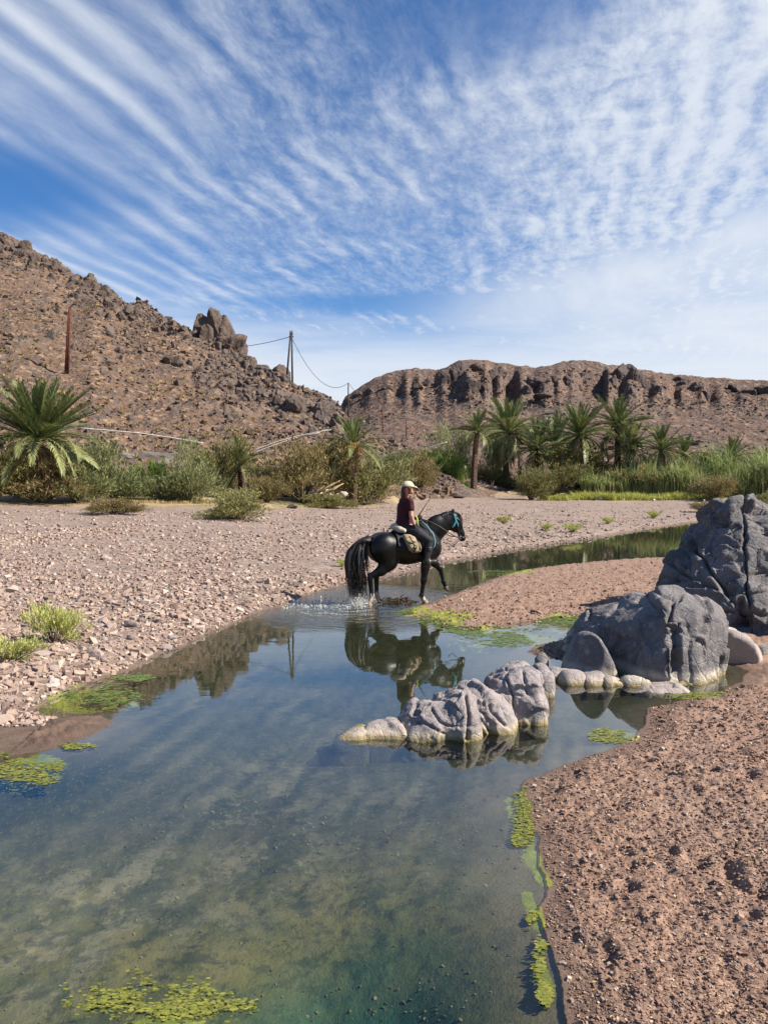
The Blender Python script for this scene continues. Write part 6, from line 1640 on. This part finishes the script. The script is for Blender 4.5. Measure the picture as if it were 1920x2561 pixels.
twigs('driftwood', 'tangle of wet brown twigs in the water under the belly of the horse', flat(850, 1302), .30, .18, 80, 3, M['twig'])
for lab, a, b, r in [('dark stick lying on the sand bar', (1146, 1322), (1168, 1329), .018), ('short stick lying on the near bank', (1590, 1835), (1606, 1826), .006)]:
    P, Q = hit(*a), hit(*b); mb = MB(); mb.tube([tuple(P + np.array([0, 0, r])), tuple((P + Q) / 2 + np.array([0, .02, r * 1.8])), tuple(Q + np.array([0, 0, r]))], [r, r * .9, r * .5], 6)
    thing(link('stick', mb.build('stick', M['twig'])), lab, 'stick')
def algae():
    g = np.random.default_rng(12)
    for mat, blobs, n, label in (('algae', [(60, 1660, 110, 38), (1128, 1800, 24, 120), (1150, 1950, 20, 60), (1165, 2060, 26, 60), (1180, 2150, 22, 40), (330, 2160, 240, 75), (1330, 1590, 60, 24), (1480, 1500, 110, 12), (170, 1612, 60, 10)], 26000, 'yellow green algae flakes floating along the near banks'),
                                  ('algae_dark', [(210, 1500, 120, 34), (1100, 1378, 140, 24), (1210, 1345, 90, 18), (960, 1342, 80, 20), (890, 1320, 46, 14), (1090, 1236, 80, 8), (1470, 1150, 60, 8), (1000, 1362, 60, 8), (280, 1462, 60, 12)], 26000, 'green algae mats on the shallow water by the sand bar and left bank')):
        w = np.array([b[2] * b[3] for b in blobs], float); w = (w / w.sum() + .05); w /= w.sum()
        k = g.choice(len(blobs), n, p=w); bb = np.array(blobs, float)[k]
        r = np.sqrt(g.uniform(size=n)); a = g.uniform(0, 6.28, n)
        X, Y = flat(bb[:, 0] + bb[:, 2] * r * np.cos(a), bb[:, 1] + bb[:, 3] * r * np.sin(a))
        h = gh(X, Y, fine=False); m = fbm(X, Y, 0, 2.2, 4, .6, 55)
        m = m + .8 * fbm(X, Y, 0, 7, 4, .7, 57); ok = (h < .03) & (m > -.18 + .75 * r ** 2 + .14 * g.normal(size=n)); X, Y, h = X[ok], Y[ok], h[ok]; n2 = len(X)
        s = g.uniform(.003, .010, n2) * np.clip(Y / 5, .8, 2.4)
        ph = g.uniform(0, 6.28, (n2, 1)) + np.arange(5)[None] * 1.2566; rr = s[:, None] * g.uniform(.6, 1.3, (n2, 5))
        z = np.maximum(h + .004, .004 - .022 * g.uniform(size=n2) * (g.uniform(size=n2) < .6))[:, None] + g.uniform(0, .0015, (n2, 5))
        V = np.stack([X[:, None] + rr * np.cos(ph) * 1.9, Y[:, None] + rr * np.sin(ph), z], -1).reshape(-1, 3)
        b0 = np.arange(n2)[:, None] * 5
        F = np.concatenate([b0 + np.array([[0, 1, 2]]), b0 + np.array([[0, 2, 3]]), b0 + np.array([[0, 3, 4]])])
        kind(link('floating_algae', mesh_from('floating_algae', V, F, [M[mat]], False)), 'stuff', label)
algae()

def litter_flakes():
    g = np.random.default_rng(31); n = 420
    X, Y = screen_points(n, 1160, 1700, 1500, 2230, g); h, sd, far, _ = gh(X, Y, True); k = ~far & (sd > .05)
    X, Y, h = X[k], Y[k], h[k]; n = len(X); s = g.uniform(.006, .02, n) * np.clip(Y / 4, .8, 1.6); a = g.uniform(0, 6.28, n)
    dx, dy = np.cos(a) * s, np.sin(a) * s; w = g.uniform(.15, .45, n)
    z = h + .006
    V = np.stack([np.stack([X - dx, Y - dy, z], 1), np.stack([X + dy * w, Y - dx * w, z + s * .25], 1), np.stack([X + dx, Y + dy, z + s * .1], 1), np.stack([X - dy * w, Y + dx * w, z + s * .15], 1)], 1).reshape(-1, 3)
    kind(link('leaf_litter', mesh_from('leaf_litter', V, np.arange(len(V)).reshape(-1, 4), [M['straw']], False)), 'stuff', 'dry straw coloured leaf scraps strewn on the near bank')
litter_flakes()
